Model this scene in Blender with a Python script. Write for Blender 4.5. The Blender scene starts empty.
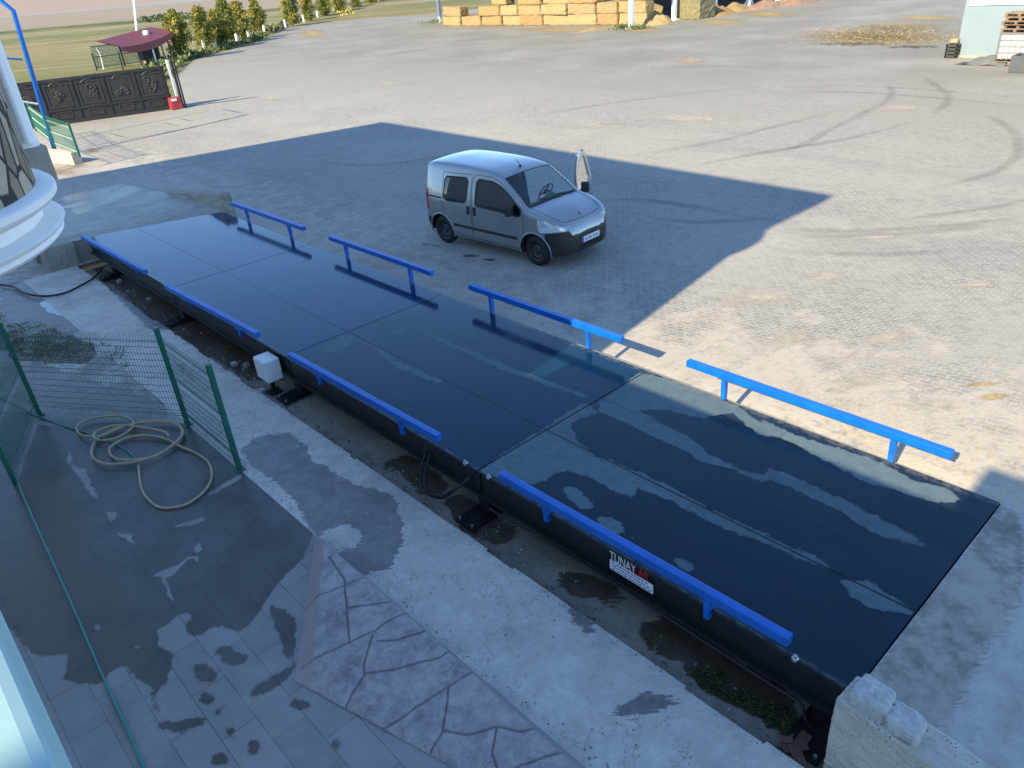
import bpy, bmesh, math, random
import numpy as np
from mathutils import Vector, Matrix
random.seed(7); RNG = np.random.default_rng(7)
scene = bpy.context.scene
COL = scene.collection
rad = math.radians

# ------------------------------------------------------------------ camera (solved from the deck's edges)
CAM = np.array([-4.1828, -1.3024, 4.9046]); FPX = 759.5
CR = np.array([0.72909246, -0.68026966, -0.0752155]); CU = np.array([0.37901532, 0.30980352, 0.87199149]); CW = np.array([0.56988733, 0.66427025, -0.48370804])
def ray(px, py): return CW + (px-512)/FPX*CR - (py-384)/FPX*CU
def at(px, py, z=0.0):                       # survey: the point at height z seen at a pixel of the photograph
    d = ray(px, py); return Vector(CAM + d*((z-CAM[2])/d[2]))
def at_y(px, py, y):
    d = ray(px, py); return Vector(CAM + d*((y-CAM[1])/d[1]))
def at_x(px, py, x):
    d = ray(px, py); return Vector(CAM + d*((x-CAM[0])/d[0]))
def to_px(P):
    d = P - CAM; w = d@CW
    return np.stack([512+FPX*(d@CR)/w, 384-FPX*(d@CU)/w], -1)
cd = bpy.data.cameras.new('camera'); cam = bpy.data.objects.new('camera', cd); COL.objects.link(cam)
cam.matrix_world = Matrix(((CR[0],CU[0],-CW[0],CAM[0]),(CR[1],CU[1],-CW[1],CAM[1]),(CR[2],CU[2],-CW[2],CAM[2]),(0,0,0,1)))
cd.sensor_width = 36; cd.lens = FPX*36/1024; cd.clip_end = 8000; cd.clip_start = 0.05
scene.camera = cam

# ------------------------------------------------------------------ light
SUN_EL = rad(33.0); SUN_AZ = math.atan2(-0.165, -0.986)      # direction towards the sun
TOSUN = Vector((math.cos(SUN_AZ)*math.cos(SUN_EL), math.sin(SUN_AZ)*math.cos(SUN_EL), math.sin(SUN_EL)))
ld = bpy.data.lights.new('sun', 'SUN'); ld.energy = 3.9; ld.angle = rad(0.53); ld.color = (1.0, 0.845, 0.55)
lo = bpy.data.objects.new('sun', ld); COL.objects.link(lo); lo.rotation_euler = TOSUN.to_track_quat('Z', 'Y').to_euler(); lo.location = (-40, -10, 40)
wd = bpy.data.worlds.new('World'); scene.world = wd; wd.use_nodes = True
nt = wd.node_tree; bg = nt.nodes['Background']; sky = nt.nodes.new('ShaderNodeTexSky'); sky.sky_type = 'NISHITA'
sky.sun_disc = False; sky.sun_elevation = SUN_EL; sky.sun_rotation = math.atan2(TOSUN.x, TOSUN.y)
sky.air_density = 1.0; sky.dust_density = 0.0; sky.ozone_density = 2.0; sky.altitude = 2600
tint = nt.nodes.new('ShaderNodeMix'); tint.data_type = 'RGBA'; tint.blend_type = 'MULTIPLY'; tint.inputs[0].default_value = 1.0; tint.inputs[7].default_value = (0.84, 0.95, 1.00, 1)
nt.links.new(sky.outputs[0], tint.inputs[6]); nt.links.new(tint.outputs[2], bg.inputs[0]); bg.inputs[1].default_value = 0.15
vs = scene.view_settings; vs.view_transform = 'Standard'; vs.look = 'None'; vs.exposure = 1.50; vs.gamma = 1; vs.use_curve_mapping = False
scene.cycles.max_bounces = 6; scene.cycles.transparent_max_bounces = 12; scene.cycles.use_denoising = True
scene.cycles.sample_clamp_indirect = 6

# ------------------------------------------------------------------ node helpers
class NT:
    def __init__(s, name):
        s.m = bpy.data.materials.new(name); s.m.use_nodes = True; s.t = s.m.node_tree
        s.b = s.t.nodes['Principled BSDF']; s.out = s.t.nodes['Material Output']
        s._pos = None; s._obj = None
    def n(s, typ, **kw):
        x = s.t.nodes.new(typ)
        for k, v in kw.items(): setattr(x, k, v)
        return x
    def link(s, a, b): s.t.links.new(a, b)
    def put(s, inp, v):
        if isinstance(v, bpy.types.NodeSocket): s.link(v, inp)
        elif isinstance(v, tuple) and len(v) == 3 and inp.type == 'RGBA': inp.default_value = (*v, 1)
        else: inp.default_value = v
    @property
    def pos(s):
        if s._pos is None: s._pos = s.n('ShaderNodeNewGeometry').outputs['Position']
        return s._pos
    @property
    def obj(s):
        if s._obj is None: s._obj = s.n('ShaderNodeTexCoord').outputs['Object']
        return s._obj
    def attr(s, name): return s.n('ShaderNodeAttribute', attribute_name=name).outputs['Fac']
    def math(s, op, a, b=0.0, c=0.0, clamp=False):
        x = s.n('ShaderNodeMath', operation=op); x.use_clamp = clamp
        s.put(x.inputs[0], a); s.put(x.inputs[1], b); s.put(x.inputs[2], c); return x.outputs[0]
    def xyz(s, v):
        x = s.n('ShaderNodeSeparateXYZ'); s.link(v, x.inputs[0]); return x.outputs
    def comb(s, a, b, c=0.0):
        x = s.n('ShaderNodeCombineXYZ')
        for i, v in enumerate((a, b, c)): s.put(x.inputs[i], v)
        return x.outputs[0]
    def scalev(s, v, sc):
        x = s.n('ShaderNodeVectorMath', operation='MULTIPLY'); s.link(v, x.inputs[0]); x.inputs[1].default_value = sc; return x.outputs[0]
    def noise(s, v, scale, detail=4, rough=0.6, dist=0.0):
        x = s.n('ShaderNodeTexNoise'); s.link(v, x.inputs['Vector']); x.inputs['Scale'].default_value = scale
        x.inputs['Detail'].default_value = detail; x.inputs['Roughness'].default_value = rough; x.inputs['Distortion'].default_value = dist
        return x.outputs['Fac']
    def voro(s, v, scale, feature='F1', out='Distance'):
        x = s.n('ShaderNodeTexVoronoi', feature=feature); s.link(v, x.inputs['Vector']); x.inputs['Scale'].default_value = scale; return x.outputs[out]
    def step(s, v, lo, hi):
        x = s.n('ShaderNodeMapRange', interpolation_type='SMOOTHSTEP'); s.put(x.inputs[0], v); x.inputs[1].default_value = lo; x.inputs[2].default_value = hi; return x.outputs[0]
    def mix(s, f, a, b, mode='MIX'):
        x = s.n('ShaderNodeMix', data_type='RGBA', blend_type=mode); s.put(x.inputs[0], f); s.put(x.inputs[6], a); s.put(x.inputs[7], b); return x.outputs[2]
    def mixf(s, f, a, b):
        x = s.n('ShaderNodeMix', data_type='FLOAT'); s.put(x.inputs[0], f); s.put(x.inputs[2], a); s.put(x.inputs[3], b); return x.outputs[0]
    def ramp(s, f, stops):
        x = s.n('ShaderNodeValToRGB'); e = x.color_ramp.elements
        while len(e) < len(stops): e.new(0.5)
        for i, (p, c) in enumerate(stops): e[i].position = p; e[i].color = (*c, 1) if isinstance(c, tuple) else (c, c, c, 1)
        s.put(x.inputs[0], f); return x.outputs[0]
    def bump(s, h, strength=0.4, dist=0.02):
        x = s.n('ShaderNodeBump'); s.link(h, x.inputs['Height']); x.inputs['Strength'].default_value = strength; x.inputs['Distance'].default_value = dist
        s.link(x.outputs[0], s.b.inputs['Normal']); return x
    def fin(s, color=None, rough=None, metal=None, spec=None):
        if color is not None: s.put(s.b.inputs['Base Color'], color)
        if rough is not None: s.put(s.b.inputs['Roughness'], rough)
        if metal is not None: s.put(s.b.inputs['Metallic'], metal)
        if spec is not None: s.put(s.b.inputs['Specular IOR Level'], spec)
        return s.m
def mul(c, k): return tuple(min(1.0, v*k) for v in c)
def simple(name, col, rough=0.6, metal=0.0, var=0.25, scale=6.0, bump=0.0, spec=0.5, coat=0.0):
    q = NT(name); f = q.noise(q.obj, scale, 5, 0.65); f2 = q.noise(q.obj, scale*7, 3, 0.6)
    v = q.math('ADD', q.math('MULTIPLY', f, 0.7), q.math('MULTIPLY', f2, 0.3))
    c = q.ramp(v, [(0.30, mul(col, 1-var)), (0.70, mul(col, 1+var*0.6))])
    r = q.math('ADD', rough-0.06, q.math('MULTIPLY', f, 0.12))
    if bump: q.bump(f2, bump, 0.01)
    if coat: q.b.inputs['Coat Weight'].default_value = coat; q.b.inputs['Coat Roughness'].default_value = 0.05
    return q.fin(c, r, metal, spec)

# ------------------------------------------------------------------ mesh helpers
class MB:
    def __init__(s): s.v = []; s.f = []
    def add(s, vs, fs):
        o = len(s.v); s.v += [tuple(v) for v in vs]; s.f += [tuple(i+o for i in f) for f in fs]; return s
    def box(s, c, size, rot=None, taper=1.0):
        h = [k/2 for k in size]; vs = []
        for z in (-1, 1):
            for x, y in ((-1,-1),(1,-1),(1,1),(-1,1)):
                t = taper if z > 0 else 1.0
                p = Vector((x*h[0]*t, y*h[1]*t, z*h[2]))
                if rot is not None: p = rot @ p
                vs.append(p + Vector(c))
        return s.add(vs, [(0,3,2,1),(4,5,6,7),(0,1,5,4),(1,2,6,5),(2,3,7,6),(3,0,4,7)])
    def bar(s, a, b, w, h, up=(0,0,1)):
        a = Vector(a); b = Vector(b); d = (b-a); L = d.length; d.normalize(); upv = Vector(up)
        if abs(d.dot(upv)) > 0.98: upv = Vector((1,0,0))
        sx = d.cross(upv).normalized(); uz = sx.cross(d).normalized(); R = Matrix((sx, d, uz)).transposed()
        return s.box((a+b)/2, (w, L, h), R)
    def tube(s, pts, r, n=8, caps=True):
        pts = [Vector(p) for p in pts]; rr = r if isinstance(r, (list, tuple)) else [r]*len(pts)
        T = []
        for i in range(len(pts)):
            d = pts[min(i+1, len(pts)-1)] - pts[max(i-1, 0)]
            T.append(d.normalized() if d.length > 1e-9 else Vector((0,0,1)))
        nrm = T[0].orthogonal().normalized(); vs = []
        for i, p in enumerate(pts):
            nrm = (nrm - T[i]*nrm.dot(T[i]))
            nrm = nrm.normalized() if nrm.length > 1e-6 else T[i].orthogonal().normalized()
            b = T[i].cross(nrm)
            for k in range(n):
                a = 2*math.pi*k/n; vs.append(p + nrm*math.cos(a)*rr[i] + b*math.sin(a)*rr[i])
        fs = []
        for i in range(len(pts)-1):
            for k in range(n):
                fs.append((i*n+k, i*n+(k+1) % n, (i+1)*n+(k+1) % n, (i+1)*n+k))
        if caps: fs.append(tuple(range(n-1, -1, -1))); fs.append(tuple((len(pts)-1)*n+k for k in range(n)))
        return s.add(vs, fs)
    def lathe(s, prof, c=(0,0,0), n=48, axis='z', a0=0.0, a1=2*math.pi):
        full = abs(a1-a0-2*math.pi) < 1e-6; m = n if full else n+1; vs = []; fs = []
        for k in range(m):
            a = a0+(a1-a0)*k/n
            for (r, z) in prof:
                p = (r*math.cos(a), r*math.sin(a), z) if axis == 'z' else (r*math.cos(a), z, r*math.sin(a))
                vs.append(Vector(p)+Vector(c))
        L = len(prof)
        for k in range(n):
            k2 = (k+1) % m
            for j in range(L-1): fs.append((k*L+j, k2*L+j, k2*L+j+1, k*L+j+1))
        return s.add(vs, fs)
    def prism(s, poly, z0, z1):
        n = len(poly); zt = z1 if isinstance(z1, (list, tuple)) else [z1]*n; zb = z0 if isinstance(z0, (list, tuple)) else [z0]*n
        vs = [(p[0], p[1], zb[i]) for i, p in enumerate(poly)] + [(p[0], p[1], zt[i]) for i, p in enumerate(poly)]
        fs = [tuple(range(n-1, -1, -1)), tuple(range(n, 2*n))] + [(i, (i+1) % n, n+(i+1) % n, n+i) for i in range(n)]
        return s.add(vs, fs)
    def obj(s, name, mat, parent=None, smooth=False, bevel=0.0, fix=True, local=False):
        me = bpy.data.meshes.new(name); off = Vector((0,0,0))
        if parent is not None and not local: off = world_loc(parent)
        me.from_pydata([Vector(v)-off for v in s.v], [], s.f)
        if fix or bevel:
            bm = bmesh.new(); bm.from_mesh(me)
            if fix: bmesh.ops.recalc_face_normals(bm, faces=bm.faces)
            if bevel: bmesh.ops.bevel(bm, geom=[e for e in bm.edges if e.is_manifold and e.calc_face_angle(0) > 0.6], offset=bevel, segments=2, affect='EDGES', profile=0.6)
            bm.to_mesh(me); bm.free()
        if mat is not None: me.materials.append(mat)
        if smooth: me.polygons.foreach_set('use_smooth', [True]*len(me.polygons))
        if smooth == 'auto': me.set_sharp_from_angle(angle=rad(35))
        o = bpy.data.objects.new(name, me); COL.objects.link(o)
        if parent is not None: o.parent = parent
        return o
def world_loc(o):
    v = Vector(o.location)
    return v + world_loc(o.parent) if o.parent is not None else v
def tag(o, label=None, cat=None, group=None, kind=None):
    if label: o['label'] = label
    if cat: o['category'] = cat
    if group: o['group'] = group
    if kind: o['kind'] = kind
    return o
def thing(name, label, cat, loc=(0,0,0), group=None):
    o = bpy.data.objects.new(name, None); COL.objects.link(o); o.location = loc; o.empty_display_size = 0.2
    return tag(o, label, cat, group)
def copy_tree(o, parent=None):
    c = o.copy(); COL.objects.link(c)
    if parent is not None: c.parent = parent
    for ch in list(o.children): copy_tree(ch, c)
    return c
def smooth_path(pts, sub=6):
    P = [Vector(p) for p in pts]; out = []
    for i in range(len(P)-1):
        p0, p1, p2, p3 = P[max(i-1,0)], P[i], P[i+1], P[min(i+2, len(P)-1)]
        for k in range(sub):
            t = k/sub; out.append(0.5*((2*p1)+(p2-p0)*t+(2*p0-5*p1+4*p2-p3)*t*t+(3*p1-p0-3*p2+p3)*t**3))
    out.append(P[-1]); return out
def np_mesh(name, V, F, mat, attrs=None, smooth=False):
    me = bpy.data.meshes.new(name); me.vertices.add(len(V)); me.vertices.foreach_set('co', np.ascontiguousarray(V, dtype=np.float32).ravel())
    k = F.shape[1]; me.loops.add(len(F)*k); me.loops.foreach_set('vertex_index', np.ascontiguousarray(F, dtype=np.int32).ravel())
    me.polygons.add(len(F)); me.polygons.foreach_set('loop_start', np.arange(0, len(F)*k, k, dtype=np.int32)); me.update(calc_edges=True)
    if smooth: me.polygons.foreach_set('use_smooth', [True]*len(F))
    for nme, a in (attrs or {}).items():
        me.attributes.new(nme, 'FLOAT', 'POINT').data.foreach_set('value', np.ascontiguousarray(a, dtype=np.float32))
    me.validate()
    if mat is not None: me.materials.append(mat)
    return me
def link_mesh(name, me, parent=None):
    o = bpy.data.objects.new(name, me); COL.objects.link(o)
    if parent is not None: o.parent = parent
    return o
def inside(P, poly):
    x, y = P[:, 0], P[:, 1]; r = np.zeros(len(P), bool); n = len(poly)
    for i in range(n):
        x0, y0 = poly[i][:2]; x1, y1 = poly[(i+1) % n][:2]
        if y0 == y1: continue
        c = ((y0 > y) != (y1 > y)) & (x < (x1-x0)*(y-y0)/(y1-y0)+x0); r ^= c
    return r
_lat = RNG.random((64, 64))
def vnoise(x, y, f):
    x = x*f; y = y*f; i = np.floor(x).astype(int); j = np.floor(y).astype(int); u = x-i; v = y-j; u = u*u*(3-2*u); v = v*v*(3-2*v)
    g = lambda a, b: _lat[a % 64, b % 64]
    return (g(i,j)*(1-u)+g(i+1,j)*u)*(1-v)+(g(i,j+1)*(1-u)+g(i+1,j+1)*u)*v - 0.5
def fbm(x, y, f): return vnoise(x,y,f)+0.5*vnoise(x+9.1,y+3.7,f*2.1)+0.25*vnoise(x+1.3,y+7.9,f*4.3)
def world_polys(polys, z): return [[at(p[0], p[1], z)[:2] for p in pl] for pl in polys]
def dist_line(P, line):
    d = np.full(len(P), 1e9)
    for a, b in zip(line[:-1], line[1:]):
        a = np.array(a[:2]); b = np.array(b[:2]); ab = b-a; t = np.clip(((P-a)@ab)/max(ab@ab, 1e-9), 0, 1)
        d = np.minimum(d, np.hypot(*(P-(a+t[:, None]*ab)).T))
    return d
def grid_sheet(name, x0, x1, y0, y1, res, zf, mat, keep=None, attrs=None, skirt=None):
    nx = max(2, int(round((x1-x0)/res))+1); ny = max(2, int(round((y1-y0)/res))+1)
    X, Y = np.meshgrid(np.linspace(x0, x1, nx), np.linspace(y0, y1, ny)); x = X.ravel(); y = Y.ravel(); P = np.stack([x, y], -1)
    z = zf(x, y) if callable(zf) else np.full(len(x), zf)
    I = np.arange(nx*ny).reshape(ny, nx); F = np.stack([I[:-1,:-1], I[:-1,1:], I[1:,1:], I[1:,:-1]], -1).reshape(-1, 4)
    if keep is not None:
        cen = P[F].mean(1); F = F[keep(cen)]
        used = np.zeros(len(P), bool); used[F.ravel()] = True; idx = np.cumsum(used)-1; F = idx[F]; P = P[used]; z = z[used]
    at_ = {k: fn(P) for k, fn in (attrs or {}).items()}
    me = np_mesh(name, np.column_stack([P, z]), F, mat, at_)
    return link_mesh(name, me)
def ss(x, a, b):
    t = np.clip((x-a)/(b-a), 0, 1); return t*t*(3-2*t)
# ================================================================== MATERIALS OF THE SETTING
def mat_paver():
    q = NT('block_paving'); p = q.pos; X, Y, Z = q.xyz(p)
    tri = q.math('PINGPONG', Y, 0.0825)
    xx = q.math('ADD', X, q.math('MULTIPLY', tri, 0.36))
    br = q.n('ShaderNodeTexBrick'); q.link(q.comb(Y, xx), br.inputs['Vector'])
    br.inputs['Scale'].default_value = 1; br.inputs['Brick Width'].default_value = 0.165; br.inputs['Row Height'].default_value = 0.098
    br.inputs['Mortar Size'].default_value = 0.0085; br.inputs['Mortar Smooth'].default_value = 0.3; br.inputs['Bias'].default_value = 0.0
    for i, c in ((1, (0.205,0.200,0.186)), (2, (0.270,0.262,0.243))): br.inputs[i].default_value = (*c, 1)
    br.inputs[3].default_value = (0.40,0.378,0.33,1)
    n1 = q.noise(p, 0.22, 6, 0.62); n2 = q.noise(p, 1.7, 5, 0.7); n3 = q.noise(p, 9, 4, 0.7)
    st = q.noise(q.scalev(p, (0.5, 0.09, 1)), 1.0, 5, 0.65)
    c = q.mix(q.step(n1, 0.40, 0.66), br.outputs[0], (0.32,0.305,0.272))
    near = q.step(X, 8.0, 3.1)
    dust = q.math('MULTIPLY', q.step(q.math('ADD', n2, q.math('MULTIPLY', near, 0.30)), 0.58, 0.80), 0.75)
    c = q.mix(dust, c, (0.42,0.38,0.33))
    edge = q.math('MULTIPLY', q.math('MULTIPLY', q.step(X, 4.1, 3.2), q.step(Y, 19.5, 17.5)), q.step(n2, 0.34, 0.52))
    c = q.mix(edge, c, (0.50,0.445,0.365))
    strawy = q.math('MULTIPLY', q.math('MULTIPLY', q.step(X, 5.2, 3.6), q.step(Y, 3.4, 1.6)), q.step(q.noise(p, 14, 5, 0.75), 0.5, 0.66))
    c = q.mix(strawy, c, (0.50,0.40,0.22))
    c = q.mix(q.math('MULTIPLY', q.step(st, 0.52, 0.70), 0.35), c, (0.20,0.19,0.185))
    c = q.mix(q.math('MULTIPLY', q.step(n3, 0.52, 0.75), 0.45), c, (0.14,0.135,0.13)); n6 = q.noise(p, 4.2, 5, 0.72); c = q.mix(q.math('MULTIPLY', q.step(n6, 0.50, 0.70), 0.35), c, (0.15,0.143,0.135)); c = q.mix(q.math('MULTIPLY', q.step(n6, 0.46, 0.30), 0.35), c, (0.40,0.375,0.335))
    far = q.step(Y, 26, 52); c = q.mix(q.math('MULTIPLY', far, 0.4), c, (0.245,0.235,0.205)); wide = q.math('MULTIPLY', q.step(X, 12, 34), q.step(n1, 0.25, 0.65)); c = q.mix(q.math('MULTIPLY', wide, 0.75), c, (0.160,0.153,0.134))
    h = q.math('ADD', q.math('MULTIPLY', br.outputs[1], -1.0), q.math('MULTIPLY', n3, 0.5)); q.bump(h, 0.35, 0.01)
    return q.fin(c, 0.85, 0, 0.3)
def concrete(name, a, b, wet=None, wetcol=(0.06,0.055,0.055), scale=1.5, rough=0.85, bump=0.35, speck=True, extra=None, wv=1.4):
    q = NT(name); p = q.pos
    n1 = q.noise(p, scale, 6, 0.65); n2 = q.noise(p, scale*6, 5, 0.7); n3 = q.noise(p, scale*40, 3, 0.7)
    c = q.ramp(q.math('ADD', q.math('MULTIPLY', n1, 0.5), q.math('MULTIPLY', n2, 0.5)), [(0.36, a), (0.64, b)])
    n0 = q.noise(p, scale*0.35, 6, 0.7, 0.8); c = q.mix(q.math('MULTIPLY', q.step(n0, 0.50, 0.68), 0.5), c, mul(a, 0.72)); n5 = q.noise(p, scale*16, 5, 0.75); c = q.mix(q.math('MULTIPLY', q.step(n5, 0.52, 0.72), 0.45), c, mul(a, 0.66))
    crk = q.step(q.math('ABSOLUTE', q.math('SUBTRACT', q.noise(p, scale*0.8, 7, 0.62), 0.5)), 0.006, 0.001); c = q.mix(q.math('MULTIPLY', crk, 0.4), c, mul(a, 0.4))
    if speck: c = q.mix(q.math('MULTIPLY', q.step(n3, 0.60, 0.74), 0.6), c, mul(a, 0.55))
    r = q.math('ADD', rough, q.math('MULTIPLY', n2, 0.1))
    if extra: c = extra(q, c, n1, n2)
    if wet:
        w = q.step(q.math('ADD', q.attr(wet), q.math('ADD', q.math('MULTIPLY', q.math('SUBTRACT', n2, 0.5), 0.9), q.math('MULTIPLY', q.math('SUBTRACT', q.noise(q.comb(q.math('MULTIPLY', q.math('ADD', q.math('MULTIPLY', q.xyz(p)[0], 0.68), q.math('MULTIPLY', q.xyz(p)[1], 0.73)), 34), q.math('MULTIPLY', q.math('SUBTRACT', q.math('MULTIPLY', q.xyz(p)[0], 0.73), q.math('MULTIPLY', q.xyz(p)[1], 0.68)), 3.0)), 1.0, 4, 0.7), 0.5), 1.5))), 0.42, 0.58)
        c = q.mix(q.math('MULTIPLY', w, 0.88), c, q.mix(q.step(q.math('ADD', q.math('MULTIPLY', n1, 0.5), q.math('MULTIPLY', n2, 0.5)), 0.40, 0.60), mul(wetcol, 0.8), mul(wetcol, wv))); r = q.mixf(w, r, 0.32)
    q.bump(q.math('ADD', n2, q.math('MULTIPLY', n3, 0.4)), bump, 0.015)
    return q.fin(c, r, 0, 0.4)
M = {}
M['paver'] = mat_paver()
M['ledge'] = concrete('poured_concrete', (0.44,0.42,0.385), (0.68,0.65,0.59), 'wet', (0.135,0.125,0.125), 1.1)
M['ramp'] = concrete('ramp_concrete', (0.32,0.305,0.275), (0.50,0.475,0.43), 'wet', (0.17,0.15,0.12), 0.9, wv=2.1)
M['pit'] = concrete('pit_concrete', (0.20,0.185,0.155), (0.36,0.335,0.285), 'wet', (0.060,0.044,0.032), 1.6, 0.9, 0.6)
M['stub'] = concrete('rough_cast_concrete', (0.42,0.395,0.335), (0.60,0.565,0.49), None, scale=1.6, bump=0.9, extra=lambda q, c, n1, n2: q.mix(q.math('MULTIPLY', q.step(q.voro(q.pos, 38), 0.30, 0.20), q.step(q.noise(q.pos, 5, 3, 0.6), 0.42, 0.6)), c, (0.13,0.12,0.10)))
M['kerb'] = concrete('weathered_concrete', (0.27,0.255,0.22), (0.40,0.375,0.32), None, scale=2.0, bump=0.6)
def mat_back():
    q = NT('rubble_and_concrete'); p = q.pos
    n1 = q.noise(p, 0.9, 6, 0.65); n2 = q.noise(p, 7, 5, 0.7); v = q.voro(p, 22, out='Color'); vd = q.voro(p, 22)
    n0 = q.noise(p, 0.5, 6, 0.7, 0.8); con = q.ramp(n2, [(0.34, (0.33,0.315,0.285)), (0.66, (0.56,0.535,0.485))]); con = q.mix(q.math('MULTIPLY', q.step(n0, 0.47, 0.62), 0.6), con, (0.20,0.185,0.165)); con = q.mix(q.math('MULTIPLY', q.step(q.noise(p, 26, 4, 0.75), 0.52, 0.70), 0.45), con, (0.20,0.19,0.17))
    wet = q.step(q.math('ADD', q.attr('wet'), q.math('MULTIPLY', q.math('SUBTRACT', n2, 0.5), 0.6)), 0.42, 0.58)
    con = q.mix(q.math('MULTIPLY', wet, 0.85), con, (0.14,0.125,0.115))
    pal = q.step(q.math('ADD', q.attr('pale'), q.math('MULTIPLY', q.math('SUBTRACT', n2, 0.5), 0.5)), 0.42, 0.58)
    con = q.mix(pal, con, (0.56,0.58,0.60))
    earth = q.ramp(n2, [(0.3, (0.09,0.075,0.055)), (0.7, (0.20,0.17,0.13))])
    stone = q.math('MULTIPLY', q.step(vd, 0.34, 0.26), q.step(q.xyz(v)[0], 0.45, 0.55)); earth = q.mix(stone, earth, (0.46,0.44,0.40))
    e = q.step(q.math('ADD', q.attr('earth'), q.math('MULTIPLY', q.math('SUBTRACT', n2, 0.5), 0.7)), 0.40, 0.60)
    c = q.mix(e, con, earth); q.bump(q.math('ADD', n2, q.math('MULTIPLY', stone, 0.8)), 0.5, 0.02)
    return q.fin(c, q.mixf(wet, 0.85, 0.4), 0, 0.4)
M['back'] = mat_back()
def mat_tile():
    q = NT('stone_tile'); p = q.pos; X, Y, Z = q.xyz(p)
    br = q.n('ShaderNodeTexBrick'); q.link(q.comb(q.math('ADD', Y, 0.12), q.math('ADD', X, 0.06)), br.inputs['Vector'])
    br.offset = 0.5; br.inputs['Scale'].default_value = 1; br.inputs['Brick Width'].default_value = 0.62; br.inputs['Row Height'].default_value = 0.31
    br.inputs['Mortar Size'].default_value = 0.004; br.inputs['Mortar Smooth'].default_value = 0.2
    for i, c in ((1, (0.215,0.21,0.21)), (2, (0.285,0.278,0.272))): br.inputs[i].default_value = (*c, 1)
    br.inputs[3].default_value = (0.11,0.105,0.10,1)
    n1 = q.noise(p, 2.2, 6, 0.65); n2 = q.noise(p, 13, 5, 0.7)
    c = q.mix(q.math('MULTIPLY', q.step(n1, 0.35, 0.7), 0.5), br.outputs[0], (0.36,0.35,0.34))
    w = q.step(q.math('ADD', q.attr('wet'), q.math('MULTIPLY', q.math('SUBTRACT', n2, 0.5), 0.70)), 0.36, 0.62)
    wc = q.mix(0.55, (0.072,0.068,0.066), br.outputs[0], 'MULTIPLY'); wc = q.mix(q.step(n1, 0.35, 0.65), (0.070,0.064,0.058), (0.105,0.097,0.09))
    wc = q.mix(q.math('MULTIPLY', br.outputs[1], 0.6), wc, (0.025,0.023,0.021))
    halo = q.step(q.math('ADD', q.attr('wet'), q.math('MULTIPLY', q.math('SUBTRACT', n1, 0.5), 0.5)), 0.08, 0.5); c = q.mix(q.math('MULTIPLY', halo, 0.35), c, q.mix(0.6, c, wc)); c = q.mix(w, c, wc)
    brown = q.math('MULTIPLY', q.attr('mud'), q.step(n1, 0.25, 0.6)); c = q.mix(q.math('MULTIPLY', brown, w), c, (0.105,0.085,0.062))
    q.bump(q.math('SUBTRACT', q.math('MULTIPLY', n2, 0.3), br.outputs[1]), 0.25, 0.006)
    return q.fin(c, q.mixf(w, 0.72, q.math('ADD', 0.22, q.math('MULTIPLY', n1, 0.2))), 0, 0.45)
M['tile'] = mat_tile()
def mat_stamp():
    q = NT('stamped_concrete'); p = q.pos
    n1 = q.noise(p, 2.4, 6, 0.72); n2 = q.noise(p, 9, 6, 0.75, 0.6); pj = q.n('ShaderNodeVectorMath', operation='ADD'); q.link(p, pj.inputs[0]); nn = q.n('ShaderNodeTexNoise'); nn.inputs['Scale'].default_value = 3.0; q.link(p, nn.inputs['Vector']); sc_ = q.n('ShaderNodeVectorMath', operation='SCALE'); q.link(nn.outputs['Color'], sc_.inputs[0]); sc_.inputs[3].default_value = 0.12; q.link(sc_.outputs[0], pj.inputs[1]); vd = q.step(q.voro(pj.outputs[0], 1.5, 'DISTANCE_TO_EDGE'), 0.022, 0.006); n3 = q.noise(p, 45, 3, 0.7)
    c = q.ramp(n1, [(0.34, (0.22,0.195,0.215)), (0.5, (0.335,0.305,0.31)), (0.66, (0.42,0.37,0.345))])
    c = q.mix(q.math('MULTIPLY', q.step(n2, 0.46, 0.62), 0.6), c, (0.46,0.43,0.43)); c = q.mix(q.math('MULTIPLY', q.step(n2, 0.46, 0.34), 0.55), c, (0.15,0.14,0.155))
    c = q.mix(q.math('MULTIPLY', q.step(n3, 0.58, 0.72), 0.4), c, (0.15,0.14,0.14))
    j = q.math('MAXIMUM', q.math('MULTIPLY', q.attr('joint'), q.step(n2, 0.2, 0.45)), q.math('MULTIPLY', vd, 0.0)); c = q.mix(q.math('MULTIPLY', j, 0.75), c, (0.085,0.074,0.07))
    lip = q.attr('lip'); c = q.mix(q.math('MULTIPLY', lip, 0.7), c, (0.36,0.285,0.285))
    q.bump(q.math('SUBTRACT', n2, q.math('MULTIPLY', j, 1.5)), 0.6, 0.02)
    return q.fin(c, 0.75, 0, 0.4)
M['stamp'] = mat_stamp()
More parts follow.
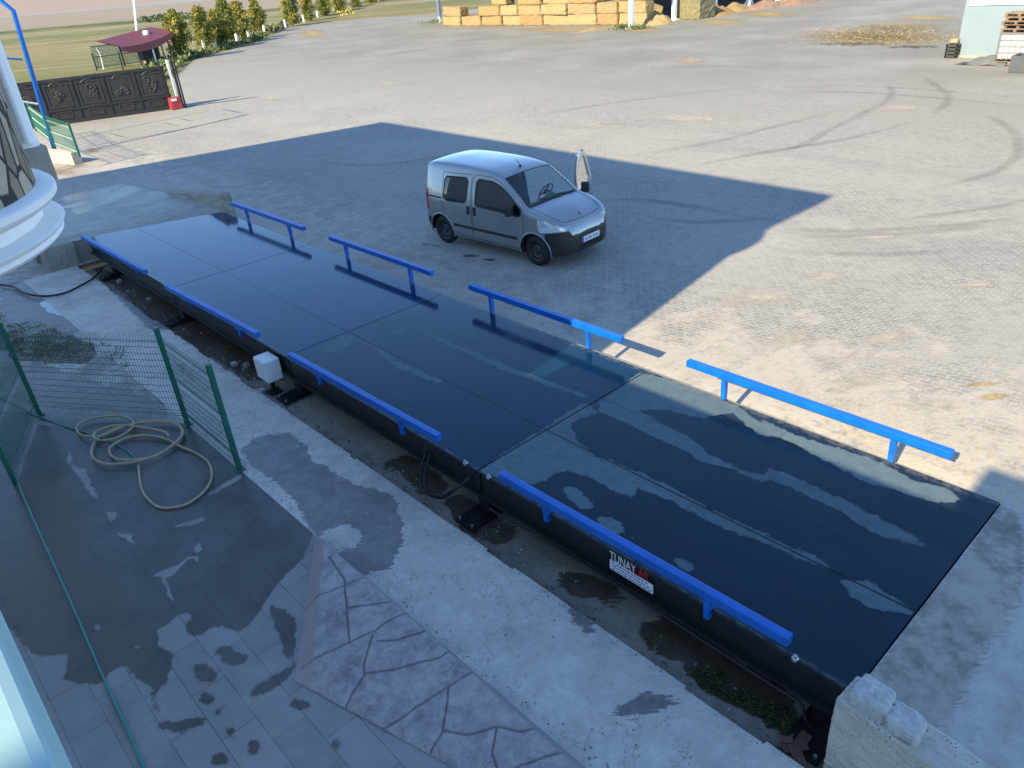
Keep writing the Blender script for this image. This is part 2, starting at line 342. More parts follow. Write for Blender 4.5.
def mat_field():
    q = NT('farm_field'); p = q.pos; X, Y, Z = q.xyz(p)
    d = q.math('ADD', q.math('MULTIPLY', X, 0.651), q.math('MULTIPLY', Y, 0.759)); t = q.math('SUBTRACT', q.math('MULTIPLY', X, 0.759), q.math('MULTIPLY', Y, 0.651))
    n1 = q.noise(p, 0.035, 5, 0.6); n2 = q.noise(p, 0.6, 5, 0.7); n3 = q.noise(q.comb(q.math('MULTIPLY', d, 1.0), q.math('MULTIPLY', t, 0.12)), 0.55, 4, 0.65)
    dd = q.math('ADD', d, q.math('MULTIPLY', n1, 9))
    f = q.math('DIVIDE', q.math('SUBTRACT', dd, 40), 320)
    G1 = (0.115,0.125,0.040); G2 = (0.165,0.15,0.062); T = (0.225,0.175,0.095); DK = (0.045,0.075,0.025); PL = (0.235,0.195,0.16); PK = (0.275,0.215,0.185)
    band0 = q.ramp(f, [(0.0, G1), (0.14, G2), (0.20, T), (0.25, T), (0.262, G1), (0.275, T), (0.30, (0.12,0.125,0.05)), (0.325, (0.13,0.13,0.055)), (0.335, PL), (0.352, T), (0.36, DK), (0.375, DK), (0.385, PL), (0.55, PL), (0.575, (0.22,0.26,0.30)), (0.59, PK), (0.9, PK)])
    n4 = q.noise(q.comb(q.math('MULTIPLY', d, 1.0), q.math('MULTIPLY', t, 0.04)), 0.22, 4, 0.7); n5 = q.noise(q.comb(q.math('MULTIPLY', d, 1.0), q.math('MULTIPLY', t, 0.5)), 1.3, 4, 0.75)
    band = q.mix(q.math('MULTIPLY', q.step(n4, 0.48, 0.62), 0.5), band0, (0.15,0.165,0.07)); band = q.mix(q.math('MULTIPLY', q.step(n4, 0.42, 0.34), 0.45), band, (0.30,0.25,0.18))
    band = q.mix(q.math('MULTIPLY', q.step(n5, 0.52, 0.70), 0.5), band, (0.085,0.10,0.04)); band = q.mix(q.math('MULTIPLY', q.step(n5, 0.44, 0.30), 0.5), band, (0.37,0.32,0.22))
    c = q.mix(q.math('MULTIPLY', q.step(n2, 0.45, 0.7), 0.6), band, (0.12,0.145,0.05))
    keepfar = q.step(d, 150, 175); c = q.mix(keepfar, c, q.mix(0.72, band, band0))
    c = q.mix(q.math('MULTIPLY', q.step(n3, 0.45, 0.7), 0.35), c, (0.36,0.31,0.22))
    q.bump(n2, 0.6, 0.15)
    return q.fin(c, 0.95, 0, 0.1)
M['field'] = mat_field()
def decal(name, col, lo, hi, scale, k=1.0, rough=0.9, stretch=(1,1,1), amp=1.8):
    q = NT(name); n = q.noise(q.scalev(q.pos, stretch), scale, 6, 0.72); a = q.attr('a')
    al = q.math('MULTIPLY', q.math('MULTIPLY', q.step(q.math('ADD', a, q.math('MULTIPLY', q.math('SUBTRACT', n, 0.5), amp)), lo, hi), q.step(a, 0.0, 0.25)), k)
    q.put(q.b.inputs['Alpha'], al); q.m.blend_method = 'HASHED' if hasattr(q.m, 'blend_method') else None
    c = q.ramp(q.noise(q.pos, scale*3, 4, 0.7), [(0.3, mul(col, 0.7)), (0.7, mul(col, 1.2))])
    return q.fin(c, rough, 0, 0.2)
M['tyre'] = decal('tyre_rubber_mark', (0.13,0.12,0.115), 0.05, 1.6, 0.9, 0.24)
M['track'] = decal('dark_track_line', (0.05,0.048,0.05), 0.15, 0.9, 3, 0.55)
M['straw_spill'] = decal('straw_litter', (0.42,0.32,0.15), 0.2, 0.95, 2.2, 0.75)
M['straw_dark'] = decal('rotten_straw', (0.13,0.10,0.06), 0.35, 0.9, 1.5, 0.8)
M['dust'] = decal('pale_dust', (0.50,0.45,0.37), 0.30, 1.0, 2.6, 0.6)
M['rust'] = decal('brown_stain', (0.30,0.20,0.12), 0.30, 1.0, 1.3, 0.6)

# ================================================================== GROUND AND PAVING
def yard_z(y): return np.interp(y, [0.0, 0.8, 2.0, 4.0, 5.6], [-0.05, -0.11, -0.21, -0.40, -0.5])
def field_z(x, y):
    d = 0.651*x+0.759*y
    return -0.56 + 0.028*np.maximum(0, d-108)*ss(d, 100, 160)
me = MB(); 
fo = grid_sheet('field', -500, 1100, 26, 1100, 12.5, field_z, M['field']); tag(fo, kind='structure')
mb = MB(); mb.add([(-500,-400,-.56),(1100,-400,-.56),(1100,-8,-.56),(-500,-8,-.56),(-500,26,-.56),(-9,26,-.56),(-9,-8,-.56),(3.3,-8,-.56),(3.3,26,-.56),(1100,26,-.56)], [(0,1,2,7,6,3),(3,6,5,4),(7,2,9,8)])
tag(mb.obj('ground', M['field'], fix=False), kind='structure')
# paved yard, graded up to the near end of the weighbridge
ys = [-60,-20,-6,0,0.4,0.8,1.4,2,3,4,4.8,5.6,8,12,17.6,26]; xs = [3.06,6,12,30,60,110]
V = [(x, y, float(yard_z(y))) for y in ys for x in xs]; nx = len(xs)
F = [(j*nx+i, j*nx+i+1, (j+1)*nx+i+1, (j+1)*nx+i) for j in range(len(ys)-1) for i in range(nx-1)]
mb = MB(); mb.add(V, F)
b0 = len(mb.v)
edge = [(-14,26),(-14,47.5),(5.15,44.3),(11.3,42.2),(12.4,44),(17.5,58.5),(24.6,71.6),(38.6,85.4),(54.5,108),(66.8,119),(90,130.5),(150,190),(260,300),(330,250),(110,26),(60,26),(30,26),(12,26),(6,26),(3.06,26)]
mb.add([(x, y, -0.5 if y < 140 else float(field_z(np.array([x]), np.array([y]))[0])+0.12) for x, y in edge], [])
from mathutils.geometry import tessellate_polygon
for t in tessellate_polygon([[Vector((x, y, 0)) for x, y in edge]]): mb.f.append(tuple(b0+i for i in t))
yo = mb.obj('paved_yard', M['paver'], fix=False); tag(yo, kind='structure')
bm = bmesh.new(); bm.from_mesh(yo.data)
for f_ in bm.faces:
    f_.normal_update()
    if f_.normal.z < 0: f_.normal_flip()
bm.to_mesh(yo.data); bm.free()

GZ = -0.55     # level of the walkway on the left
def attr_poly(polys, z, jit=0.03, f=7.0, soft=0.09):
    W = world_polys(polys, z)
    def fn(P):
        Q = P + jit*np.stack([fbm(P[:,0], P[:,1], f), fbm(P[:,0]+31, P[:,1]+17, f)], -1); acc = np.zeros(len(P), np.float32)
        for k in range(13):                                  # soft-edged mask, sharpened again by noise in the material
            rr_ = soft*math.sqrt(k/12); o = np.array([rr_*math.cos(2.4*k), rr_*math.sin(2.4*k)]); r = np.zeros(len(P), bool)
            for w in W: r |= inside(Q+o, w)
            acc += r
        return acc/13
    return fn
# walkway of poured concrete beside the pit
ledge_wet = [[(256,437),(290,432),(297,440),(310,446),(305,450),(312,460),(330,470),(345,478),(355,486),(375,490),(390,492),(398,505),(400,520),(405,540),(395,555),(392,570),(360,575),(340,560),(325,548),(305,520),(285,490),(256,470),(240,450)],
             [(95,262),(140,300),(175,330),(150,330),(110,290)],[(560,600),(585,612),(600,640),(575,625)],[(640,690),(690,700),(640,715),(600,720)],[(160,345),(190,372),(205,390),(180,370)]]
ledge_dry = [[(318,535),(345,522),(360,530),(361,545),(345,552),(322,548)],[(286,447),(300,446),(296,451)]]
_w = attr_poly(ledge_wet, GZ, 0.05, 9); _d = attr_poly(ledge_dry, GZ, 0.03)
lo_ = grid_sheet('concrete_walkway', -1.575, -0.41, -6, 18.4, 0.03, lambda x, y: GZ + 0.012*fbm(x, y, 1.3), M['ledge'],
      keep=lambda c: c[:,0] < -0.40 - 0.035*np.abs(fbm(c[:,0]*0, c[:,1], 1.7)) - 0.012, attrs={'wet': lambda P: np.clip(_w(P)-_d(P), 0, 1)})
tag(lo_, kind='structure')
mb = MB(); mb.box((-0.78, 6.2, -0.68), (0.66, 24.4, 0.235)); tag(mb.obj('walkway_edge', M['ledge']), kind='structure')
# ground behind the mesh fence: broken concrete, rubble, weeds
back_wet = [[(0,275),(40,270),(60,300),(80,330),(40,345),(0,330)],[(60,300),(100,310),(90,330),(60,325)],[(120,330),(150,345),(165,390),(140,380)],[(30,360),(160,400),(170,420),(30,420)]]
back_pale = [[(38,302),(60,298),(95,305),(112,318),(132,327),(100,332),(70,318),(48,312)],[(40,275),(62,286),(66,296),(52,290)],[(95,326),(135,326),(140,336),(95,335)]]
back_earth = [[(4,325),(30,320),(60,325),(75,338),(95,345),(90,362),(60,364),(20,362),(5,350)],[(100,340),(125,345),(135,365),(130,375),(115,360)],[(-40,300),(8,318),(8,350),(-40,350)]]
tag(grid_sheet('rubble_ground', -9, -1.57, 6.5, 26, 0.05, lambda x, y: GZ - 0.004 + 0.02*fbm(x, y, 1.9), M['back'],
     attrs={'wet': attr_poly(back_wet, GZ, 0.1, 4), 'pale': attr_poly(back_pale, GZ, 0.06, 6), 'earth': attr_poly(back_earth, GZ, 0.12, 4)}), kind='structure')
mb = MB(); mb.add([(-9,18.4,GZ-.006),(3.2,18.4,GZ-.006),(3.2,26,GZ-.006),(-9,26,GZ-.006)], [(0,1,2,3)]); tag(mb.obj('ground_strip', M['back'], fix=False), kind='structure')
# tiled terrace
tile_wet = [[(-60,600),(0,622),(10,628),(20,640),(33,652),(45,657),(60,655),(68,652),(70,660),(64,668),(63,678),(70,682),(100,684),(108,676),(120,665),(128,668),(135,675),(145,682),(150,685),(152,700),(154,715),(158,718),(158,705),(156,690),(166,685),(170,672),(173,660),(172,650),(160,647),(158,643),(162,635),(153,631),(185,613),(190,615),(205,630),(215,625),(225,628),(240,632),(256,615),(272,590),(300,560),(330,500),(260,400),(100,380),(-100,350)],
  [(183,622),(200,620),(205,637),(188,634)],[(214,650),(225,646),(246,655),(244,664),(228,664)],[(190,666),(208,664),(217,675),(212,684),(196,680)],[(197,695),(212,694),(213,706),(198,702)],
  [(157,720),(175,722),(205,717),(207,722),(180,733),(160,728)],[(212,712),(225,705),(225,710),(212,718)],[(246,695),(256,687),(285,668),(294,662),(293,672),(275,688),(256,697)],[(268,604),(283,608),(297,620),(293,664),(284,652)],
  [(332,740),(342,738),(341,749),(334,750)],[(225,722),(236,730),(240,742),(228,734)],[(246,745),(256,738),(262,748),(252,756)],[(288,700),(300,698),(314,708),(306,712),(292,706)],[(210,756),(222,750),(232,764),(214,766)]]
tile_dry = [[(104,511),(116,512),(116,519),(107,523),(122,533),(131,534),(135,546),(120,536),(110,524)],[(152,575),(175,566),(190,555),(198,556),(200,563),(190,558),(172,577),(160,578)],[(193,548),(200,541),(202,550),(196,554)],[(170,528),(200,517),(205,520),(190,526)],[(207,494),(215,489),(226,482),(240,474),(242,478),(222,489),(210,496)],
  [(68,449),(74,458),(71,464),(86,470),(92,486),(99,500),(92,498),(80,478),(66,460)],[(155,565),(163,575),(176,600),(170,600)],[(92,619),(102,628),(98,632)],[(132,646),(143,644),(136,651)],[(91,431),(40,420),(36,424)]]
tile_mud = [[(0,500),(60,470),(100,560),(130,600),(160,640),(150,700),(60,690),(0,620)]]
_tw = attr_poly(tile_wet, -0.54, 0.04, 10, 0.055); _td = attr_poly(tile_dry, -0.54, 0.03, 12, 0.03)
fA, fB = at(40,415,GZ), at(188,425,GZ)
tag(grid_sheet('tiled_terrace', -5.0, -1.575, -1.5, 13, 0.02, -0.54, M['tile'],
     keep=lambda c: c[:,1] < fA.y+0.05 + (c[:,0]-fA.x)*(fB.y-fA.y)/(fB.x-fA.x),
     attrs={'wet': lambda P: np.clip(_tw(P)-_td(P), 0, 1), 'mud': attr_poly(tile_mud, -0.54, 0.25, 2)}), kind='structure')
# raised corner of stamped concrete with a sloped lip
SA, SB = at(315,530,GZ), at(295,682,GZ); SC = at(452,768,GZ)
SD = SB + (SC-SB)*2.2
stamp_poly = [(SA.x+0.03,SA.y+0.02),(SB.x,SB.y),(SD.x,SD.y),(-1.56,SD.y)]
def seg_d(P, a, b): return dist_line(P, [a, b])
def stamp_h(P):
    dl = seg_d(P, stamp_poly[0], stamp_poly[1]); dr = np.abs(P[:,0]+1.56); db = seg_d(P, stamp_poly[1], stamp_poly[2])
    h = 0.16*np.minimum(np.clip(dl/0.17, 0, 1), np.clip(dr/0.09, 0, 1))*np.clip(db/0.9, 0, 1)**0.6
    return h
joints = [[(300,661),(325,652),(348,643),(376,632),(403,618),(412,613)],[(318,741),(341,734),(361,730),(400,713),(436,694),(465,678),(476,672)],[(345,585),(347,610),(350,643)],[(347,611),(388,606),(402,602)],[(372,637),(363,663),(364,673),(352,688),(336,712),(322,722)],[(364,671),(395,669),(442,659),(456,652)],[(378,642),(397,642),(422,636),(436,630)],[(449,688),(441,729),(430,743),(418,775)],[(442,727),(466,732),(497,726),(520,731),(536,728)],[(304,603),(328,596),(360,583),(376,577)],[(490,776),(520,762),(560,752)],[(497,726),(492,750),(500,776)],[(330,560),(345,585)]]
jw = [[at(p[0], p[1], -0.43)[:2] for p in l] for l in joints]
def jfn(P):
    Q = P + 0.015*np.stack([fbm(P[:,0],P[:,1],6), fbm(P[:,0]+5,P[:,1]+8,6)], -1); d = np.full(len(P), 9.0)
    for l in jw: d = np.minimum(d, dist_line(Q, [np.array(p) for p in l]))
    return 1-ss(d, 0.002, 0.012)
def lipfn(P): return np.maximum(1-ss(seg_d(P, stamp_poly[0], stamp_poly[1]), 0.15, 0.19), 1-ss(np.abs(P[:,0]+1.56), 0.07, 0.11))
def stz(x, y):
    P = np.stack([x, y], -1); return -0.537 + stamp_h(P) + 0.006*fbm(x, y, 4) - 0.008*jfn(P)
bx = [p[0] for p in stamp_poly]; by = [p[1] for p in stamp_poly]
tag(grid_sheet('stamped_pavement', min(bx), -1.56, -1.4, max(by), 0.012, stz, M['stamp'], keep=lambda c: inside(c, stamp_poly), attrs={'joint': jfn, 'lip': lipfn}), kind='structure')
# pit floor
pit_wet = [[(380,462),(400,455),(420,458),(445,478),(450,490),(430,500),(405,480)],[(440,500),(470,495),(520,530),(500,545),(460,530)],[(555,575),(590,572),(625,590),(610,605),(575,600)],[(640,620),(680,612),(800,700),(800,760),(760,720),(700,680),(650,650)],[(85,262),(200,300),(285,380),(250,380),(150,320)]]
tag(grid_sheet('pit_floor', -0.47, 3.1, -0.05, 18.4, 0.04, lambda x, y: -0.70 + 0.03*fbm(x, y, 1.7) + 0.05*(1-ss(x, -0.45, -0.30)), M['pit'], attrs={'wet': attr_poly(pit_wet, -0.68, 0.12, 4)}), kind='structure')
mb = MB(); mb.box((3.09, 9.0, -0.42), (0.05, 18.4, 0.72)); 
tag(mb.obj('pit_wall', M['kerb']), kind='structure')
# approach ramps
ramp_wet = [[(1000,503),(1018,512),(1024,545),(1022,604),(985,650),(943,728),(905,735),(870,690),(866,683)],[(895,560),(930,560),(930,600),(900,640)]]
_rw = attr_poly(ramp_wet, 0.0, 0.05, 5); rtop = grid_sheet('near_ramp', 0.0, 3.07, -7, -0.003, 0.03, lambda x, y: -0.002 + 0.055*y*(y < -2)*0.3 + 0.01*fbm(x, y, 2.3) - 0.006*(1-ss(-y, 0.55, 0.62)), M['ramp'], attrs={'wet': _rw}); tag(rtop, kind='structure')
mb = MB(); mb.box((1.53, -3.51, -0.425), (3.06, 7.01, 0.72)); tag(mb.obj('near_ramp_base', M['kerb']), kind='structure')
farw = [[(75,215),(130,190),(150,180),(130,175),(60,200)],[(60,180),(120,176),(100,186),(60,195)]]
def far_edge(x): return 18.55 - 0.29*x
FR = grid_sheet('far_ramp', -0.75, 3.2, 17.55, 26.3, 0.06, lambda x, y: np.interp(y, [17, 19.2, 26.3], [0.0, 0.0, -0.50]) + 0.012*fbm(x, y, 1.4) - 0.04*(1-ss(y-far_edge(x), 0.35, 0.42)), M['ramp'],
     keep=lambda c: c[:,1] > far_edge(c[:,0])+0.05, attrs={'wet': attr_poly(farw, -0.15, 0.3, 1.5)}); tag(FR, kind='structure')
mb = MB(); mb.prism([(-0.75,18.85),(3.15,17.74),(3.15,26.2),(-0.75,26.2)], -0.8, [-0.055,-0.055,-0.56,-0.56]); tag(mb.obj('far_ramp_base', M['kerb']), kind='structure')

# marks lying on the yard
def ribbons(name, lines, width, mat, z=-0.496, kind='stuff'):
    Vs = []; Fs = []; A = []
    for L in lines:
        P = smooth_path([at(px, py, -0.5) for px, py in L], 8)
        for i, p in enumerate(P):
            d = (P[min(i+1,len(P)-1)]-P[max(i-1,0)]); d.z = 0; d.normalize(); s = Vector((-d.y, d.x, 0))
            o = len(Vs); endf = min(1.0, i/6, (len(P)-1-i)/6)
            for k, a in ((-1,0),(-0.5,0.8),(0,1),(0.5,0.8),(1,0)):
                q_ = p + s*(k*width/2); Vs.append((q_.x, q_.y, float(yard_z(q_.y))+0.004)); A.append(a*(0.25+0.75*endf))
            if i: 
                for k in range(4): Fs.append((o-5+k, o-4+k, o+1+k, o+k))
    me_ = np_mesh(name, np.array(Vs), np.array(Fs), mat, {'a': np.array(A)})
    return tag(link_mesh(name, me_), kind=kind)
ribbons('tyre_marks', [[(768,152),(800,146),(830,130),(860,115),(885,102),(892,92),(885,82)],[(768,88),(850,86),(930,90),(1024,98)],[(768,93),(850,92),(960,100),(1024,107)],[(624,156),(700,145),(770,128),(850,108)],[(680,168),(768,152),(850,138),(920,120)],[(925,190),(985,178),(1015,160),(1018,140),(1005,125),(985,115)],[(780,228),(850,232),(960,231),(1030,226)],[(800,236),(900,237),(1030,233)],[(768,250),(870,258),(1030,262)],[(900,222),(980,215),(1030,207)],[(512,120),(600,105),(700,92),(768,86)],[(920,75),(935,85),(948,95),(946,104),(930,116)],[(430,190),(520,205),(640,200),(760,220)],[(300,160),(380,165),(480,150)],[(600,75),(700,66),(800,70)],[(640,215),(700,222),(790,216)]], 0.42, M['tyre'])
ribbons('track_lines', [[(70,140),(110,131),(160,121),(220,109)],[(80,148),(130,139),(190,128),(245,114)],[(220,109),(232,111),(245,114)],[(105,132),(127,138)],[(160,122),(182,127)],[(178,118),(195,122)]], 0.14, M['track'])
def patches(name, ells, mat, lift=0.005):
    Vs = []; Fs = []; A = []
    for (cx, cy, rx, ry) in ells:
        c = at(cx, cy, -0.5); ex = (at(cx+rx, cy, -0.5)-at(cx-rx, cy, -0.5))/2; ey = (at(cx, cy+ry, -0.5)-at(cx, cy-ry, -0.5))/2
        o = len(Vs); n = 12
        for j in range(n+1):
            for i in range(n+1):
                u = 2*i/n-1; v = 2*j/n-1; p = c+ex*u+ey*v; Vs.append((p.x, p.y, float(yard_z(p.y))+lift)); A.append(max(0.0, 1-math.hypot(u, v)))
        for j in range(n):
            for i in range(n):
                k = o+j*(n+1)+i; Fs.append((k, k+1, k+n+2, k+n+1))
    return tag(link_mesh(name, np_mesh(name, np.array(Vs), np.array(Fs), mat, {'a': np.array(A)})), kind='stuff')
patches('straw_litter', [(880,34,120,15),(875,37,105,11),(925,18,55,5),(900,27,70,8),(312,33,20,6),(690,61,28,3),(972,410,34,4),(985,425,24,6),(640,30,40,4),(720,22,45,5),(768,14,40,5),(560,30,60,3),(975,64,30,3)], M['straw_spill'])
patches('rotten_straw', [(850,44,70,3.5),(915,47,50,3)], M['straw_dark'], 0.009)
patches('pale_dust', [(692,60,24,3),(388,83,28,4),(828,280,34,11),(795,345,45,13),(885,352,45,14),(860,400,50,14),(975,300,40,6),(600,125,80,6),(690,118,90,8),(270,98,60,3),(900,108,70,6),(650,180,60,6),(380,262,60,14),(520,300,50,16),(760,300,60,16),(870,240,60,4),(930,430,40,14)], M['dust'], 0.007)
patches('brown_stain', [(75,165,32,9),(92,150,14,5),(60,172,40,8)], M['rust'], 0.006)
# ================================================================== WEIGHBRIDGE
def mat_deck():
    q = NT('wet_painted_steel_deck'); p = q.pos; X, Y, Z = q.xyz(p)
    n1 = q.noise(p, 0.9, 5, 0.62); n2 = q.noise(p, 8, 6, 0.75); n3 = q.noise(q.scalev(p, (3.2, 0.5, 1)), 1.0, 5, 0.68); n4 = q.noise(p, 60, 3, 0.6)
    base = q.mix(q.step(n1, 0.35, 0.7), (0.006,0.011,0.019), (0.010,0.018,0.030)); base = q.mix(q.step(Y, 4.27, 4.295), base, q.mix(q.step(n1, 0.35, 0.7), (0.001,0.015,0.040), (0.001,0.021,0.056))); base = q.mix(q.step(Y, 8.70, 8.73), base, q.mix(q.step(n1, 0.35, 0.7), (0.001,0.020,0.062), (0.001,0.030,0.092)))  # bluer base on the farther plates: reflected sky put into the colour
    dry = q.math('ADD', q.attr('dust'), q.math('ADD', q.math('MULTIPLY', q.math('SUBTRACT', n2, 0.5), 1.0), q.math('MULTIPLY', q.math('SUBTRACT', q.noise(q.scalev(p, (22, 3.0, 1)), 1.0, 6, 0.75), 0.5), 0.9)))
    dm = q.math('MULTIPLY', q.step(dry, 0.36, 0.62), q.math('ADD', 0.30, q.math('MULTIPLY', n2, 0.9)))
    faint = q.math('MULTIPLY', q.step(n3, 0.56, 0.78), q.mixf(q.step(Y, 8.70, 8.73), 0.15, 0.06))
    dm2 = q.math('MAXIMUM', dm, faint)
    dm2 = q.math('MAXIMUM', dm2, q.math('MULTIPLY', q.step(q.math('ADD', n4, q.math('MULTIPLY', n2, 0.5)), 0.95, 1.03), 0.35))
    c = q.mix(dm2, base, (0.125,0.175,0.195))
    pid = q.n('ShaderNodeTexWhiteNoise', noise_dimensions='2D'); q.link(q.comb(q.math('FLOOR', q.math('DIVIDE', X, 1.02)), q.math('FLOOR', q.math('DIVIDE', Y, 2.21))), pid.inputs['Vector']); pv = pid.outputs['Value']
    c = q.mix(q.math('MULTIPLY', pv, 0.25), c, (0.012,0.028,0.045)); rs = q.noise(q.scalev(p, (5, 5, 1)), 3.5, 6, 0.8); c = q.mix(q.math('MULTIPLY', q.step(rs, 0.63, 0.72), 0.5), c, (0.055,0.038,0.028))
    e = q.math('MULTIPLY', q.math('MAXIMUM', q.step(X, 2.90, 2.985), q.step(X, 0.06, 0.01)), q.step(n2, 0.42, 0.58)); c = q.mix(q.math('MULTIPLY', e, 0.55), c, (0.16,0.145,0.12))
    seam = q.math('MAXIMUM', q.step(q.math('ABSOLUTE', q.math('SUBTRACT', X, 1.088)), 0.016, 0.005), q.math('MULTIPLY', q.step(q.math('ABSOLUTE', q.math('SUBTRACT', X, 2.06)), 0.016, 0.004), 0.40))
    cs = q.math('ABSOLUTE', q.math('SUBTRACT', q.math('FRACT', q.math('DIVIDE', q.math('ADD', Y, -0.0), 2.21)), 0.98))
    seam = q.math('MAXIMUM', seam, q.math('MULTIPLY', q.step(cs, 0.007, 0.002), 0.30))
    c = q.mix(q.math('MULTIPLY', seam, 0.85), c, (0.004,0.004,0.005))
    q.put(q.b.inputs['Specular IOR Level'], q.math('MULTIPLY', q.math('SUBTRACT', 1.0, q.math('MULTIPLY', seam, 0.55)), 0.40))
    r = q.mixf(q.math('MINIMUM', q.math('MULTIPLY', dm2, 1.6), 1.0), q.math('ADD', q.math('ADD', 0.03, q.math('MULTIPLY', pv, 0.05)), q.math('MULTIPLY', n2, 0.10)), 0.62)
    q.bump(q.math('ADD', q.math('MULTIPLY', n1, 0.5), q.math('MULTIPLY', n2, 0.12)), 0.05, 0.02)
    q.b.inputs['Specular Tint'].default_value = (0.42, 0.86, 1.0, 1); return q.fin(c, q.mixf(q.math('MULTIPLY', seam, 0.5), r, 0.6), 0)  # blue specular tint deepens the reflected sky
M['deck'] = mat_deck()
M['black_steel'] = simple('black_painted_steel', (0.012,0.013,0.015), 0.42, 0, 0.4, 5)
def mat_blue():
    q = NT('blue_gloss_paint'); n = q.noise(q.obj, 4, 5, 0.65); n2 = q.noise(q.obj, 26, 5, 0.75); n3 = q.noise(q.obj, 9, 6, 0.8)
    c = q.ramp(n, [(0.3, (0.001,0.092,0.40)), (0.7, (0.002,0.135,0.55))]); c = q.mix(q.math('MULTIPLY', q.step(n2, 0.54, 0.75), 0.30), c, (0.03,0.15,0.42))
    c = q.mix(q.math('MULTIPLY', q.step(n3, 0.66, 0.72), 0.85), c, (0.09,0.045,0.025))
    q.bump(n2, 0.15, 0.004); return q.fin(c, q.math('ADD', 0.30, q.math('MULTIPLY', n2, 0.25)), 0, 0.5)
M['blue'] = mat_blue()
M['green_paint'] = simple('green_powder_coat', (0.008,0.115,0.085), 0.4, 0, 0.2, 9)
M['white_plastic'] = simple('white_painted_box', (0.70,0.72,0.74), 0.45, 0, 0.1, 5)
M['rubber'] = simple('black_rubber', (0.012,0.012,0.013), 0.6, 0, 0.3, 12)
M['galv'] = simple('galvanised_steel', (0.42,0.43,0.44), 0.4, 0.7, 0.2, 15)
M['white_paint'] = simple('white_paint', (0.72,0.72,0.71), 0.5, 0, 0.08, 5)
M['red_paint'] = simple('red_paint', (0.34,0.028,0.034), 0.4, 0, 0.15, 6)
M['blue_print'] = simple('blue_print', (0.04,0.11,0.35), 0.6); M['sign_red'] = simple('red_lettering', (0.55,0.02,0.02), 0.5); M['sign_white'] = simple('white_lettering', (0.75,0.76,0.78), 0.5)

wb = thing('weighbridge', 'long dark steel truck weighbridge with blue guard rails beside the concrete walkway', 'weighbridge', (1.5, 9, 0))
deck_dust = [
 [(600,402),(640,372),(690,385),(735,405),(768,430),(768,438),(745,425),(735,413),(700,418),(690,416),(665,410),(635,410),(660,423),(690,437),(705,452),(740,468),(768,478),(768,485),(735,470),(700,460),(680,448),(650,435),(620,420),(598,410)],
 [(478,471),(540,430),(585,402),(598,412),(570,422),(575,440),(600,460),(635,485),(633,497),(610,490),(595,478),(562,470),(545,480),(530,485),(500,480)],
 [(600,455),(617,478),(650,491),(690,511),(730,531),(770,546),(830,572),(830,565),(770,536),(735,520),(690,498),(650,477),(610,460)],
 [(835,580),(850,595),(868,607),(890,613),(910,616),(917,611),(900,602),(885,592),(870,580)],
 [(768,466),(800,480),(850,503),(900,528),(925,544),(930,551),(900,541),(870,531),(840,511),(800,491),(768,478)],
 [(760,418),(790,433),(810,440),(850,452),(880,463),(910,478),(945,488),(963,500),(950,503),(930,502),(900,491),(860,480),(830,462),(810,453),(790,442),(765,432)],
 [(560,485),(580,490),(597,510),(580,508),(565,495)],[(595,518),(610,515),(625,530),(618,535),(600,527)],[(620,530),(638,538),(635,541)],[(670,555),(690,560),(695,572),(680,570)],
 [(352,331),(376,344),(396,361),(418,370),(440,380),(440,385),(416,375),(396,367),(376,350),(352,337)],
 [(398,315),(430,333),(463,347),(500,363),(590,396),(588,399),(500,369),(463,352),(430,337)],[(330,340),(345,334),(352,345),(335,352),(318,352)],[(390,332),(405,327),(402,333)]]
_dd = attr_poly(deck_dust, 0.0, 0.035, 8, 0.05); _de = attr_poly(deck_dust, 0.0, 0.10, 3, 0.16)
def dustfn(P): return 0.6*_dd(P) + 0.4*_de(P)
joint_y = [0.0, 4.283, 8.715, 13.27, 17.6]
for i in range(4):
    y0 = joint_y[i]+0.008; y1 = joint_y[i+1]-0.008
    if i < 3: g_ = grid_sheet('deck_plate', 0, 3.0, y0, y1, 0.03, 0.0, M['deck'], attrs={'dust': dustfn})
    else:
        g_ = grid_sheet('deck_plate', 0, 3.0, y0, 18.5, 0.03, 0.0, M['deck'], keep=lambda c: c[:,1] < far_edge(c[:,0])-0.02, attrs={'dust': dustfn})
    g_.data.transform(Matrix.Translation((-1.5,-9,0))); g_.parent = wb
